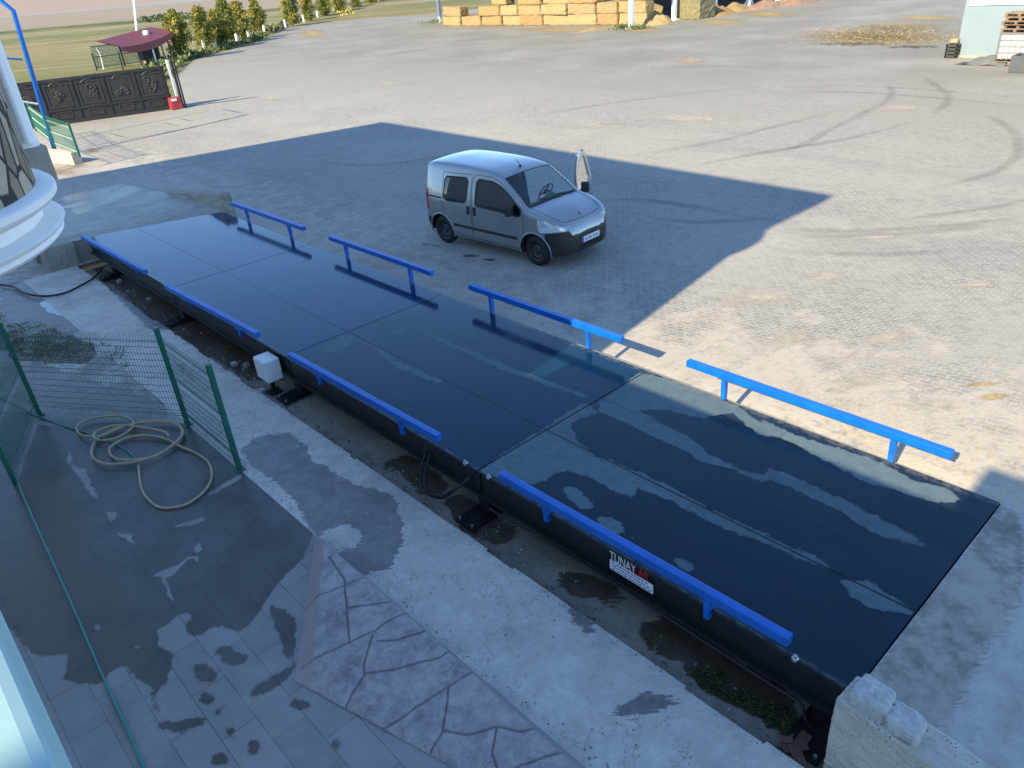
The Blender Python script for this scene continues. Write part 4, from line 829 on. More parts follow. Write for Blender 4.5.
M['gate_black'] = simple('black_iron_gate', (0.018,0.018,0.020), 0.5, 0.0, 0.5, 3); M['gate_relief'] = simple('worn_cast_ornament', (0.05,0.048,0.046), 0.6, 0.2, 0.6, 9)
g1 = groundy(183,107.5); gd = (groundy(45,127)-g1); gd.z = 0; gd.normalize(); gL = 13.5
gate = thing('sliding_gate', 'long black ornamental sliding gate in front of the fields', 'gate', (g1.x, g1.y, -0.5))
gn = Vector((-gd.y, gd.x, 0)); gn = gn if gn.y < 0 else -gn
def gp(s, z, o=0.0): return Vector((g1.x, g1.y, -0.5)) + gd*s + Vector((0,0,z)) + gn*o
GH = 2.12
m = MB(); m.bar(gp(0.45,GH/2+0.05), gp(gL,GH/2+0.05), 0.03, GH-0.1, (0,0,1)); m.obj('sheet', M['gate_black'], gate)
m = MB()
for z, h in ((0.10,0.14),(0.66,0.07),(GH-0.06,0.14)): m.bar(gp(0.42,z,0.03), gp(gL,z,0.03), 0.09, h)
npan = 9; pw = (gL-0.5)/npan
for i in range(npan+1): m.bar(gp(0.5+pw*i,0.17,0.032), gp(0.5+pw*i,GH-0.13,0.032), 0.07, 0.07, tuple(gn))
m.obj('frame', M['gate_black'], gate)
for i in range(npan):
    s0 = 0.5+pw*i; m = MB()
    for (a, b, z0, z1) in ((0.2, pw-0.2, 0.82, GH-0.28), (0.38, pw-0.38, 0.28, 0.55)):
        for u, v in (((a,z0),(b,z0)),((b,z0),(b,z1)),((b,z1),(a,z1)),((a,z1),(a,z0))): m.bar(gp(s0+u[0],u[1],0.03), gp(s0+v[0],v[1],0.03), 0.035, 0.035, tuple(gn))
    for k in range(7):                                     # cast scrolls
        c = (pw*0.5+random.uniform(-0.26,0.26), 1.32+random.uniform(-0.34,0.34)); rr_ = random.uniform(0.09,0.19); a0 = random.uniform(0,6.28); tt = random.choice((-1,1))
        m.tube([gp(s0+c[0]+rr_*(1-t*0.75)*math.cos(a0+tt*t*7), c[1]+rr_*(1-t*0.75)*math.sin(a0+tt*t*7), 0.045) for t in np.linspace(0,1,14)], 0.028, 5)
    for zz in (0.82,): m.tube([gp(s0+pw*0.5+0.28*math.cos(a), GH-0.34+0.16*math.sin(a), 0.04) for a in np.linspace(0.1,3.04,12)], 0.03, 5)
    m.obj('ornament', M['gate_relief'], gate, fix=False)
m = MB(); m.bar(gp(-0.02,0), gp(-0.02,GH+0.22), 0.10, 0.10, (1,0,0)); m.bar(gp(-0.14,0,0.1), gp(-0.14,GH+0.1,0.1), 0.07, 0.07, (1,0,0)); m.bar(gp(0.62,0,0.16), gp(0.62,GH+0.1,0.16), 0.07, 0.07, (1,0,0)); m.obj('post', M['gate_black'], gate)
m = MB(); m.bar(gp(0.17,0), gp(0.17,GH+0.25), 0.10, 0.10, (1,0,0)); m.obj('post', M['white_paint'], gate)
m = MB(); m.bar(gp(-3.9,0.01,0.05), gp(gL,0.01,0.05), 0.06, 0.03); m.obj('rail_track', M['gate_black'], gate)
gm_ = thing('gate_motor', 'red gate motor housing at the foot of the black gate', 'motor', tuple(gp(0.35,0.02,0.42)))
m = MB(); m.box(gp(0.35,0.32,0.42), (0.62,0.42,0.60), taper=0.86); m.obj('housing', M['red_paint'], gm_, bevel=0.05)
m = MB(); m.box(gp(0.38,0.50,0.64), (0.26,0.03,0.12)); m.obj('label_panel', M['white_paint'], gm_); m = MB(); m.box(gp(0.35,0.0,0.42), (0.7,0.5,0.05)); m.obj('base', M['galv'], gm_)

# ================================================================== GUARD SHED, LAMP POST, STAKES
M['maroon'] = simple('maroon_roof_sheet', (0.10,0.024,0.036), 0.6, 0, 0.25, 4); M['dark_wood'] = simple('dark_timber', (0.05,0.045,0.042), 0.8, 0, 0.4, 6)
sh = thing('shelter', 'open shelter with a curved maroon roof behind the black gate', 'shelter', (20.5, 74.5, -0.56))
yF = 72.0; yB = 76.0; F_ = at_y(121,47,yF); R_ = at_y(173,31.5,yF); L_ = at_y(97,41.5,yB); B_ = at_y(150,27.5,yB)
x0s, x1s = F_.x, R_.x; zr0, zr1 = F_.z, R_.z
m = MB(); K = 18
def roofp(t, u, dz):
    p = F_.lerp(R_, t).lerp(L_.lerp(B_, t), u); p.z += dz + 0.55*(4*t*(1-t))**0.7*(1-u)*0 - 0.28*(4*t*(1-t))**0.8*(1-u); return p
for i in range(K+1):
    for u in (0.0, 0.33, 0.66, 1.0): m.v += [tuple(roofp(i/K, u, -0.03)), tuple(roofp(i/K, u, 0.04))]
for i in range(K):
    for k in range(3):
        b = i*8+k*2; m.f += [(b, b+8, b+10, b+2), (b+1, b+3, b+11, b+9)]
    b = i*8; m.f += [(b, b+1, b+9, b+8), (b+6, b+14, b+15, b+7)]
m.obj('roof', M['maroon'], sh)
m = MB(); m.v = []
for i in range(K+1): m.v += [tuple(roofp(i/K, 0.0, -0.04)+Vector((0,-0.02,0))), tuple(roofp(i/K, 0.0, -0.55)+Vector((0,-0.02,0.25*(2*abs(i/K-0.5))**2))), tuple(roofp(i/K, 0.0, -0.55)+Vector((0,0.04,0.25*(2*abs(i/K-0.5))**2))), tuple(roofp(i/K, 0.0, -0.04)+Vector((0,0.04,0)))]
m.f = [(i*4+k, i*4+(k+1)%4, i*4+4+(k+1)%4, i*4+4+k) for i in range(K) for k in range(4)]; m.obj('fascia', M['maroon'], sh)
zr0 = min(F_.z, L_.z)-0.25
for x, y, col in ((x0s-0.3,yF+0.2,'dark_wood'),(x0s+1.3,yF+0.2,'dark_wood'),(x0s+2.6,yF+0.25,'white_paint'),(x0s+3.4,yF+0.2,'green_paint'),(x1s-0.6,yF+0.2,'dark_wood'),(x1s-1.6,yF+0.2,'dark_wood'),(x1s-0.4,yB-0.4,'dark_wood'),(x0s-1.4,yB-0.4,'dark_wood'),(x0s+1.0,yB-0.4,'dark_wood')):
    m = MB(); zt_ = zr0+(zr1-zr0)*max(0,min(1,(x-x0s)/(x1s-x0s)))-0.12; m.box((x, y, (zt_-0.56)/2), (0.11,0.11,zt_+0.56)); m.obj('post', M[col], sh)
mesh_panel((x0s-1.4,yB-0.4,0), (x1s-0.4,yB-0.4,0), sh, M['green_paint'], h=1.9, z0=-0.5, dx=0.22, r=0.02)
m = MB(); m.box((x1s-1.7, yB-1.6, 0.15), (1.5,1.0,1.4)); m.prism([(x1s-2.6,yB-2.3),(x1s-0.8,yB-2.3),(x1s-0.8,yB-0.9),(x1s-2.6,yB-0.9)], 0.9, [0.95,0.95,1.35,1.35]); m.obj('cabin', M['dark_wood'], sh)
m = MB(); m.lathe([(0,0),(0.26,0),(0.26,0.30),(0.22,0.34),(0,0.34)], (x1s-1.6, yF+2.0, zr1-0.1), 16); m.obj('water_tank', M['white_paint'], sh)
m = MB(); m.tube([at_y(104.5,71,yB), at_y(100.5,54,yB), at_y(96.5,47.5,yB)], 0.085, 8); 
tag(m.obj('bent_post', M['white_paint']), 'white fence post with a bent top left of the maroon shelter', 'post')
lb = groundy(139,52); m = MB(); lt = at_y(133,-8,lb.y); m.tube([(lb.x,lb.y,-0.6), (lt.x,lb.y,lt.z)], [0.16,0.11], 10)
lamp = m.obj('lamp_post', M['white_paint'], smooth=True); tag(lamp, 'white pole standing in the field behind the maroon shelter', 'pole')

# ================================================================== TREES
M['thuja'] = mat_leaf('golden_conifer_leaf', (0.050,0.080,0.018), (0.165,0.175,0.030), (0.42,0.33,0.07), 1.2)
M['bark'] = simple('bark', (0.11,0.08,0.055), 0.9, 0, 0.4, 8)
def make_tree(seed, h=5.0, rmax=1.15):
    r = np.random.default_rng(seed)
    t_ = bpy.data.objects.new('conifer_tree', None); COL.objects.link(t_)
    m = MB(); m.tube(smooth_path([(0,0,-0.1),(0.04,0.02,h*0.3),(-0.03,0.05,h*0.6),(0.02,0,h*0.93)], 4), [0.13*(1-0.9*i/12) for i in range(13)], 8)
    clumps = []; nb = 30
    for i in range(nb):
        z = h*(0.13+0.85*(i/nb)**0.95); rr = rmax*(1-((z/h-0.36)/0.68)**2 if z/h > 0.36 else 0.66+0.34*z/h/0.36)*r.uniform(0.45,1.25)
        a = i*2.4+r.uniform(-0.5,0.5); e = Vector((math.cos(a)*rr, math.sin(a)*rr, z+0.35*rr)); b0 = Vector((0,0,z-0.15)); m.tube([b0, b0.lerp(e,0.5)+Vector((0,0,-0.04)), e], [0.035,0.022,0.008], 5)
        clumps += [(b0.lerp(e, u), 0.20+0.20*r.random()+0.10*rmax*(1-z/h), r.random()) for u in (0.45, 0.75, 1.0)]
    m.obj('trunk', M['bark'], t_, local=True)
    P = []; T = []
    for c, s, tn in clumps:
        n = 80; d = r.normal(size=(n,3)); d /= np.linalg.norm(d, axis=1)[:,None]; d *= (s*r.uniform(0.35,1.15,n)**0.6)[:,None]; d[:,2] *= 1.35
        P.append(np.array(c)+d); T.append(np.full(n, 0.15+0.7*tn))
    P = np.concatenate(P); T = np.concatenate(T)
    me_ = leaf_cloud(P, 0.16, M['thuja'], 'crown', 0.5, seed, 0.34, T); link_mesh('crown', me_, t_); return t_
protos = [make_tree(11, 5.0, 1.0), make_tree(23, 5.2, 1.15), make_tree(37, 4.6, 1.05)]
tp_ = [((184,60),5.2,0,'golden conifer right behind the maroon shelter, leftmost of the row'),((208,51.5),5.2,1,'broad golden conifer second from the maroon shelter'),((222,48.5),4.6,2,'darker conifer third from the maroon shelter in the row'),((231,45),5.8,0,'tall conifer fourth from the maroon shelter, with a browner base'),((243,41),5.2,1,'conifer fifth from the maroon shelter, beside the tall browner one'),((260,34),5.0,2,'conifer at the right end of the first clump, before the gap in the row'),
 ((293,26.5),5.6,1,'bushy conifer just right of the gap in the row'),((309,22),5.2,0,'golden conifer second after the gap in the row'),((326,18),5.4,2,'conifer third after the gap, left of the yellow flowers'),((341,15),5.2,1,'conifer standing above the yellow flowers'),((357,12),5.2,0,'conifer fifth after the gap in the row along the road'),((372,9),5.2,2,'conifer sixth after the gap, near the far end of the road'),((385,6.5),5.0,1,'farthest conifer of the row, at the bend of the road')]
for i, ((px, py), h, k, lab) in enumerate(tp_):
    p = at(px, py, -0.5); o = protos[k] if all(tp_[j][2] != k for j in range(i)) else copy_tree(protos[k])
    s = 0.76*h/(5.0,5.2,4.6)[k]; o.location = (p.x, p.y, -0.52); o.rotation_euler = (0,0,i*1.7); o.scale = (s*1.25, s*1.25, s); tag(o, lab, 'tree', 'conifers along the yard edge')
# stakes behind the trees
sp = [(205,53.5),(217,51),(238,46),(249.5,42.5),(265,36),(286,29.5),(304,24),(318,20),(335,16)]
mesh0 = None
for i, (px, py) in enumerate(sp):
    p = at(px, py-1.0, -0.5)
    if mesh0 is None:
        m = MB(); m.box((0,0,0.55), (0.22,0.22,1.1)); m.box((0,0,1.13), (0.14,0.14,0.06)); o = m.obj('fence_stake', M['white_paint'], bevel=0.02); mesh0 = o
    else: o = mesh0.copy(); COL.objects.link(o)
    o.location = (p.x, p.y, -0.55); o.rotation_euler = (0.04*math.sin(i*3), 0.05*math.cos(i*5), i)
    tag(o, 'short white concrete stake among the weeds below the conifers', 'stake', 'white stakes below the conifers')
# verge of weeds along the yard edge
r = np.random.default_rng(12); P = []
vp = [(17.2,58.2),(24.2,71.8),(38.3,85.8),(54.2,108.3),(66.5,119.3),(89.5,131)]
for a, b in zip(vp[:-1], vp[1:]):
    a = np.array(a); b = np.array(b); L = np.hypot(*(b-a)); n = int(L*75); t = r.random(n); o = np.abs(r.normal(0, 1.3, n)); nn_ = np.array([-(b-a)[1], (b-a)[0]])/L
    q_ = a+t[:,None]*(b-a)+nn_*o[:,None]; k = fbm(q_[:,0], q_[:,1], 0.6) > -0.12; q_ = q_[k]; P.append(np.column_stack([q_, -0.55+r.random(len(q_))*0.35]))
M['verge'] = mat_leaf('verge_weed_leaf', (0.035,0.065,0.02), (0.085,0.125,0.035), (0.21,0.21,0.10))
tag(link_mesh('verge_weeds', leaf_cloud(np.concatenate(P), 0.30, M['verge'], 'verge_weeds', 0.7, 6, 0.35)), kind='stuff')
r = np.random.default_rng(14); n = 2600
q_ = np.column_stack([r.uniform(-14, 17, n), r.uniform(47.9, 70, n)]); q_ = q_[q_[:,1] > 46.5 + 0*q_[:,0]]; q_ = q_[q_[:,0] < 12+(q_[:,1]-44)*0.35]
tag(link_mesh('field_weeds', leaf_cloud(np.column_stack([q_, np.full(len(q_), -0.56)]), 0.28, M['verge'], 'field_weeds', 0.7, 8, 0.3)), kind='stuff')
# dark hedge line across the fields
P = []; pal = at(8, 26, -0.5)
dv = np.array([0.651, 0.759]); tv = np.array([0.759, -0.651])
for u in np.arange(-170, 130, 0.8):
    if fbm(np.array([u]), np.array([2.0]), 0.05)[0] > 0.02:
        c = dv*150 + tv*u + r.normal(0, 0.8, 2); z = float(field_z(np.array([c[0]]), np.array([c[1]]))[0]); hh = 0.45+0.7*max(0, fbm(np.array([u]), np.array([5.0]), 0.09)[0]+0.3)
        for _ in range(60): P.append((c[0]+r.normal(0,.9), c[1]+r.normal(0,.9), z+r.random()*hh))
M['hedge'] = mat_leaf('hedge_leaf', (0.03,0.05,0.018), (0.055,0.085,0.028), (0.11,0.13,0.05))
tag(link_mesh('field_hedge', leaf_cloud(np.array(P), 0.36, M['hedge'], 'field_hedge', 0.5, 9, 0.45)), kind='stuff')
yf = at(344,17,-0.4); M['flower'] = simple('yellow_flower', (0.75,0.55,0.02), 0.6)
m = MB(); r2 = random.Random(5)
for k in range(26):
    c = Vector((yf.x+r2.gauss(0,0.8), yf.y+r2.gauss(0,0.5), -0.1+r2.random()*0.7)); m.box(c, (0.16,0.16,0.12))
q_ = tag(m.obj('flower_bush', M['flower']), 'bush of yellow flowers at the foot of the conifers', 'flowers')

# ================================================================== BARN AND STRAW BALES
def mat_straw():
    q = NT('straw_bale'); p = q.obj; R_ = q.n('ShaderNodeObjectInfo').outputs['Random']
    n = q.noise(q.scalev(p, (3,3,14)), 2.0, 5, 0.75); n2 = q.noise(p, 1.1, 4, 0.6); f = q.noise(q.scalev(p, (9,2.2,30)), 3, 4, 0.8)
    c = q.ramp(q.math('ADD', q.math('MULTIPLY', n, 0.6), q.math('MULTIPLY', f, 0.4)), [(0.36,(0.11,0.06,0.025)),(0.48,(0.30,0.19,0.085)),(0.62,(0.46,0.33,0.17))])
    c = q.mix(0.55, c, q.ramp(R_, [(0.0,(0.36,0.235,0.11)),(0.35,(0.42,0.32,0.165)),(0.7,(0.45,0.38,0.21)),(1.0,(0.34,0.285,0.165))])); lyr = q.noise(q.scalev(p, (1.5,16,1.5)), 1.0, 4, 0.7); c = q.mix(q.math('MULTIPLY', q.step(lyr, 0.50, 0.66), 0.45), c, (0.17,0.10,0.045)); c = q.mix(q.math('MULTIPLY', q.step(n2, 0.5, 0.75), 0.35), c, (0.26,0.15,0.06))
    q.bump(q.math('ADD', n, f), 0.8, 0.06); return q.fin(c, 0.95, 0, 0.1)
M['straw'] = mat_straw()
def bale_mesh(seed, L=2.28, W=1.2, H=0.88):
    m = MB(); m.box((0,0,0), (W, L, H)); me_ = bpy.data.meshes.new('straw_bale'); me_.from_pydata([Vector(v) for v in m.v], [], m.f)
    bm = bmesh.new(); bm.from_mesh(me_); bmesh.ops.recalc_face_normals(bm, faces=bm.faces)
    bmesh.ops.bevel(bm, geom=list(bm.edges), offset=0.05, segments=2, affect='EDGES'); bmesh.ops.subdivide_edges(bm, edges=[e for e in bm.edges if e.calc_length() > 0.3], cuts=6, use_grid_fill=True); bm.normal_update()
    P = np.array([v.co[:] for v in bm.verts]); n = fbm(P[:,0]*1.3+seed*3+P[:,2], P[:,1]+P[:,2]*1.7, 2.0)
    for v, k in zip(bm.verts, n): v.co += v.normal*float(k)*0.07
    bm.to_mesh(me_); bm.free(); me_.materials.append(M['straw']); return me_
bm_ = [bale_mesh(k) for k in range(3)]
rb = random.Random(21); nb_ = 0
def bale(x, y, z, lab, rz=0.0, tilt=0.0, sc=(1,1,1)):
    global nb_
    o = bpy.data.objects.new('straw_bale', bm_[nb_ % 3]); COL.objects.link(o); nb_ += 1
    o.location = (x+rb.uniform(-.14,.14), y, z); o.rotation_euler = (tilt+rb.uniform(-.015,.015), rb.uniform(-.015,.015), rz+rb.uniform(-.05,.05)); o.scale = sc
    return tag(o, lab, 'straw bale', 'stacked straw bales')
z0b = -0.5+0.45; xb = 52.4
ordn = ['bottom', 'second', 'third', 'fourth', 'fifth']
cols = []                                  # bale columns along the stack: (y centre, levels)
y = 71.6; lv = [2,1,2,2,4,4,4,2,2]
ends = [at(px, 26, -0.5).y for px in (444,461,480,500,517.5,539.5,565.5,592,613,640)]
place = ['at the left end by the white pole', 'second column from the left end', 'third column from the left end', 'column just left of the tall part', 'leftmost tall column of the stack', 'middle tall column of the stack', 'rightmost tall column of the stack', 'low column just right of the tall part', 'column beside the nearest white barn post']
for i in range(9):
    ya_, yb_ = ends[i], ends[i+1]; L = ya_-yb_; sc = (1, (L-0.12)/2.28, 1)
    for k in range(lv[i]):
        lab = f'straw bale, {ordn[k]} layer up, {place[i]}'
        if i == 0 and k == 1: bale(xb+0.1, (ya_+yb_)/2, z0b+0.88*k+0.03, lab, 0.0, 0.03, sc)
        else: bale(xb+(0.25 if (i in (7,8) and k) else 0), (ya_+yb_)/2+(0.2 if k % 2 else 0), z0b+0.885*k, lab, 0.0, 0.0, sc)
back = [(1,62.5,3,'behind the left part of the straw stack'),(1,50.5,3,'behind the low right part of the straw stack'),(1,47.6,2,'at the back by the barn posts'),(2,56,4,'at the very back of the straw stack'),(1,67,1,'on the ground behind the gap in the stack'),(1,58.5,4,'behind the first tall column'),(1,53.5,4,'behind the last tall column')]
for c, y, n, w in back:
    for k in range(n): bale(xb+1.28*c, y, z0b+0.885*k, f'straw bale, {ordn[k]} layer up, {w}')
bale(53.4, 45.6, z0b, 'dark loose straw bale leaning beside the nearest white barn post', 1.5, 0.25); bale(54.4, 44.6, z0b+0.6, 'straw bale propped between the two nearest barn posts', 1.1, 0.3)
# squared stack of older greenish bales right of the second post
gy = at(690,19,-0.5); M['old_straw'] = simple('weathered_straw', (0.20,0.18,0.095), 0.95, 0, 0.5, 5, 0.6)
m = MB()
ob = rough_block([(gy.x-0.5,gy.y-1.3),(gy.x+1.8,gy.y-1.3),(gy.x+1.8,gy.y+1.5),(gy.x-0.5,gy.y+1.5)], -0.5, 1.3, 44, 0.08, 6, 'old_bale', M['old_straw']); tag(ob, 'greenish weathered straw block right of the second white barn post', 'straw bale')
barn = thing('open_barn', 'open sided barn on white posts over the straw bales', 'barn', (62, 58, -0.5))
for (px, py) in ((440.5,22),(631.5,28.5),(674,20.5),(714.5,12.5),(748.5,7),(779,3.5)):
    p = at(px, py, -0.5); m = MB(); m.box((p.x,p.y,2.1), (0.34,0.34,5.2)); m.box((p.x,p.y,-0.44), (0.7,0.7,0.12)); m.obj('post', M['white_paint'], barn, bevel=0.02)
    if px > 700:
        m = MB()
        for s in (-1,1): m.bar((p.x+s*0.9,p.y,-0.45), (p.x,p.y,0.5), 0.10, 0.10, (0,1,0))
        m.obj('brace', M['white_paint'], barn)
m = MB(); m.prism([(49,41.5),(86,41.5),(86,78),(49,78)], 4.7, 4.95); m.obj('roof', M['galv'], barn)
M['barn_shade'] = simple('barn_shade_backing', (0.05,0.05,0.055), 0.8, 0, 0.3, 2)
m = MB(); m.box((74,52,2.1), (25,0.2,5.2)); m.box((86,47,2.1), (0.2,10.4,5.2)); m.obj('wall', M['barn_shade'], barn)  # added wall; its dark colour stands for the shade inside the barn
# heaps of loose straw along the barn's open side
V = []; F = []; 
def heap(name, cx, cy, rx, ry, h, seed, mat, label):
    n = 22; Vv = []; 
    for j in range(n+1):
        for i in range(n+1):
            u = 2*i/n-1; v = 2*j/n-1; d = math.hypot(u, v); z = h*max(0, 1-d)**0.8
            Vv.append((cx+u*rx, cy+v*ry, z))
    Vv = np.array(Vv); Vv[:,2] = -0.52+Vv[:,2]*(1+1.1*fbm(Vv[:,0]+seed, Vv[:,1], 0.9)); Ff = np.array([(j*(n+1)+i, j*(n+1)+i+1, (j+1)*(n+1)+i+1, (j+1)*(n+1)+i) for j in range(n) for i in range(n)])
    o = link_mesh(name, np_mesh(name, Vv, Ff, mat, smooth=True)); return tag(o, label, 'straw heap', 'heaps of loose straw')
M['pink_sacks'] = simple('pinkish_straw', (0.27,0.18,0.13), 0.9, 0, 0.5, 3)
for (px, py, rx, ry, h, mt, lab) in ((655,24,1.6,1.5,1.0,'straw','loose straw heap between the first two white barn posts'),(712,15,3.0,1.6,0.8,'straw','low straw heap around the third white barn post'),(735,11,2.6,1.5,0.7,'straw','straw heap between the third and fourth barn posts'),(762,8,3.0,1.6,0.8,'pink_sacks','pinkish heap beside the fourth white barn post'),(795,4,3.4,1.6,0.8,'pink_sacks','pinkish heap at the far right end of the barn'),(600,29,3.0,0.7,0.25,'straw','thin spill of straw at the foot of the bale stack')):
    p = at(px, py, -0.5); heap('straw_heap', p.x, p.y, rx, ry, h, px, M[mt], lab)
pb = at(498,27,-0.5)
P = []; r = np.random.default_rng(31)
for (px, py, s) in ((434,23,0.8),(638,29.5,0.4),(622,29.2,0.4)):
    p = at(px, py, -0.5)
    for _ in range(110): P.append((p.x+r.normal(0,s), p.y+r.normal(0,s), -0.5+abs(r.normal(0,0.12))))
tag(link_mesh('barn_weeds', leaf_cloud(np.array(P), 0.2, M['verge'], 'barn_weeds', 0.7, 15, 0.3)), kind='stuff')

# ================================================================== RIGHT: PALE BLUE BUILDING, TANK, PALLETS
M['aqua'] = simple('pale_aqua_render', (0.205,0.265,0.30), 0.8, 0, 0.08, 0.8); M['bright_white'] = simple('bright_white_render', (0.72,0.72,0.71), 0.8, 0, 0.03, 1)
wl = at(955.5,57,-0.5)
hb = thing('farm_building', 'pale aqua building with a white upper band at the right edge', 'building', (wl.x, wl.y, -0.5))
zb_ = at_x(990,5,wl.x).z; yw = at_x(970,3,wl.x).y
m = MB(); m.box((wl.x+5, wl.y-10, 2.5), (10, 20, 6.0)); m.obj('wall', M['aqua'], hb)
m = MB(); m.box((wl.x-0.03, yw-9, zb_+2), (0.06, 18, 4.0)); m.obj('white_band', M['bright_white'], hb)
m = MB(); m.box((wl.x-0.06, wl.y-10, -0.46), (0.14, 20.1, 0.12)); m.obj('plinth', M['kerb'], hb)
def mat_ibc():
    q = NT('milky_tank_plastic'); q.b.inputs['Transmission Weight'].default_value = 0.0
    return q.fin(q.ramp(q.noise(q.obj, 3), [(0.3,(0.42,0.40,0.405)),(0.7,(0.52,0.515,0.52))]), 0.4)
M['ibc'] = mat_ibc(); M['pallet'] = simple('weathered_pallet_wood', (0.22,0.155,0.10), 0.9, 0, 0.5, 5); M['red_cloth'] = simple('pinkish_stain', (0.5,0.3,0.28), 0.8)
ia, ib = at(995.5,65,-0.5), at(1021,67,-0.5); ic = (ia+ib)/2; ic.x += 0.55; W_ = abs(ia.y-ib.y)
ibc = thing('liquid_tank', 'white plastic liquid tank in a metal cage by the aqua wall', 'tank', (ic.x, ic.y, -0.5))
m = MB(); m.box((ic.x, ic.y, 0.24), (W_*0.95, W_*0.95, 1.0)); m.obj('container', M['ibc'], ibc, bevel=0.09)
m = MB(); hw_ = W_/2
for z in np.linspace(-0.22, 0.74, 5):
    m.tube([(ic.x-hw_,ic.y-hw_,z),(ic.x+hw_,ic.y-hw_,z),(ic.x+hw_,ic.y+hw_,z),(ic.x-hw_,ic.y+hw_,z),(ic.x-hw_,ic.y-hw_,z)], 0.022, 6)
for k in range(6):
    o = -hw_+2*hw_*k/5
    for (x, y) in ((ic.x-hw_, ic.y+o),(ic.x+o, ic.y-hw_),(ic.x+hw_, ic.y+o),(ic.x+o, ic.y+hw_)): m.tube([(x,y,-0.26),(x,y,0.76)], 0.02, 6)
m.obj('cage', M['galv'], ibc)
def pallet_into(m, c, w, rz=0.0):
    R = Matrix.Rotation(rz, 3, 'Z'); c = Vector(c)
    for k in range(6): m.box(c+R@Vector((-w/2+0.06+(w-0.12)*k/5, 0, 0.061)), (0.12, w, 0.022), R)
    for k in range(3): m.box(c+R@Vector((0, -w/2+0.07+(w-0.14)*k/2, 0.0)), (w, 0.10, 0.10), R)
    for k in range(3): m.box(c+R@Vector((-w/2+0.07+(w-0.14)*k/2, 0, -0.062)), (0.12, w, 0.022), R)
m = MB(); pallet_into(m, (ic.x, ic.y, -0.40), W_*1.05); m.obj('pallet_base', M['pallet'], ibc)
for k in range(5):
    m = MB(); pallet_into(m, (0,0,0), 1.1); o = m.obj('pallet', M['pallet']); o.location = (ic.x+0.04*math.sin(k*2), ic.y+0.05*math.cos(k*3), 0.76+0.085+0.15*k); o.rotation_euler = (0, 0, 0.05*math.sin(k*5))
    tag(o, f"wooden pallet stacked on the white tank, {('bottom','second from the bottom','middle','second from the top','top')[k]} of five", 'pallet', 'pallets on the tank')
M['dark_tub'] = simple('dark_grey_plastic', (0.075,0.085,0.095), 0.6, 0, 0.2, 4); tb = at(1009,73,-0.5)
m = MB(); x0, y0 = tb.x, tb.y
m.box((x0+0.5,y0-0.75,-0.47),(0.9,1.5,0.05)); m.box((x0+0.02,y0-0.75,-0.17),(0.06,1.6,0.62)); m.box((x0+1.0,y0-0.75,-0.17),(0.06,1.6,0.62)); m.box((x0+0.51,y0+0.02,-0.17),(0.92,0.06,0.62)); m.box((x0+0.51,y0-1.52,-0.17),(0.92,0.06,0.62))
tag(m.obj('trough', M['dark_tub']), 'dark grey trough on the ground in front of the white tank', 'trough')
M['tarp'] = simple('grey_tarpaulin', (0.13,0.135,0.13), 0.6, 0, 0.35, 6); p = at(983,64,-0.5); n = 16; Vv = []
for j in range(n+1):
    for i in range(n+1):
        u = 2*i/n-1; v = 2*j/n-1; Vv.append((p.x+u*0.5, p.y+v*1.0, 0.36*max(0, 1-math.hypot(u*0.95, v*0.95+0.4))**0.7))
Vv = np.array(Vv); Vv[:,2] = -0.495+Vv[:,2]*(1+1.0*fbm(Vv[:,0], Vv[:,1], 2.2))
o = link_mesh('tarpaulin', np_mesh('tarpaulin', Vv, np.array([(j*(n+1)+i, j*(n+1)+i+1, (j+1)*(n+1)+i+1, (j+1)*(n+1)+i) for j in range(n) for i in range(n)]), M['tarp'], smooth=True)); tag(o, 'crumpled grey tarpaulin heap against the aqua wall', 'tarpaulin')
p = at(952,57.5,-0.5); cr = thing('crate', 'small brown crate with a yellow box on it at the corner of the aqua building', 'crate', (p.x, p.y, -0.5))
m = MB()
for k in range(4): m.box((p.x, p.y, -0.42+0.15*k), (0.55,0.5,0.10))
for sx in (-.24,.24):
    for sy in (-.22,.22): m.box((p.x+sx,p.y+sy,-0.2), (0.07,0.07,0.62))
m.obj('slats', M['dark_wood'], cr); 
M['yellow'] = simple('yellow_plastic', (0.34,0.28,0.12), 0.5); m = MB(); m.box((p.x,p.y,0.22), (0.34,0.32,0.16)); o = m.obj('yellow_box', M['yellow'], bevel=0.02); tag(o, 'small yellow box on the brown crate at the corner of the aqua building', 'box')
p = at(1001,64.5,-0.5)
# ================================================================== THE VAN
def pchip(xs, ys, x):
    xs = np.array(xs, float); ys = np.array(ys, float); h = np.diff(xs); d = np.diff(ys)/h; m = np.zeros(len(xs))
    for i in range(1, len(xs)-1):
        if d[i-1]*d[i] > 0: w1 = 2*h[i]+h[i-1]; w2 = h[i]+2*h[i-1]; m[i] = (w1+w2)/(w1/d[i-1]+w2/d[i])
    m[0] = d[0]; m[-1] = d[-1]; x = np.clip(x, xs[0], xs[-1]); i = np.clip(np.searchsorted(xs, x)-1, 0, len(h)-1); t = (x-xs[i])/h[i]
    return (2*t**3-3*t**2+1)*ys[i]+(t**3-2*t**2+t)*h[i]*m[i]+(-2*t**3+3*t**2)*ys[i+1]+(t**3-t**2)*h[i]*m[i+1]
LX = 3.96
def f_top(x): return pchip([0,.02,.06,.14,.30,.7,1.3,1.8,2.15,2.36,2.55,2.80,3.02,3.10,3.30,3.55,3.72,3.82,3.90,3.94,3.96],[.60,1.36,1.62,1.685,1.71,1.725,1.72,1.70,1.655,1.595,1.475,1.29,1.115,1.085,1.045,.975,.90,.82,.70,.58,.48], x)
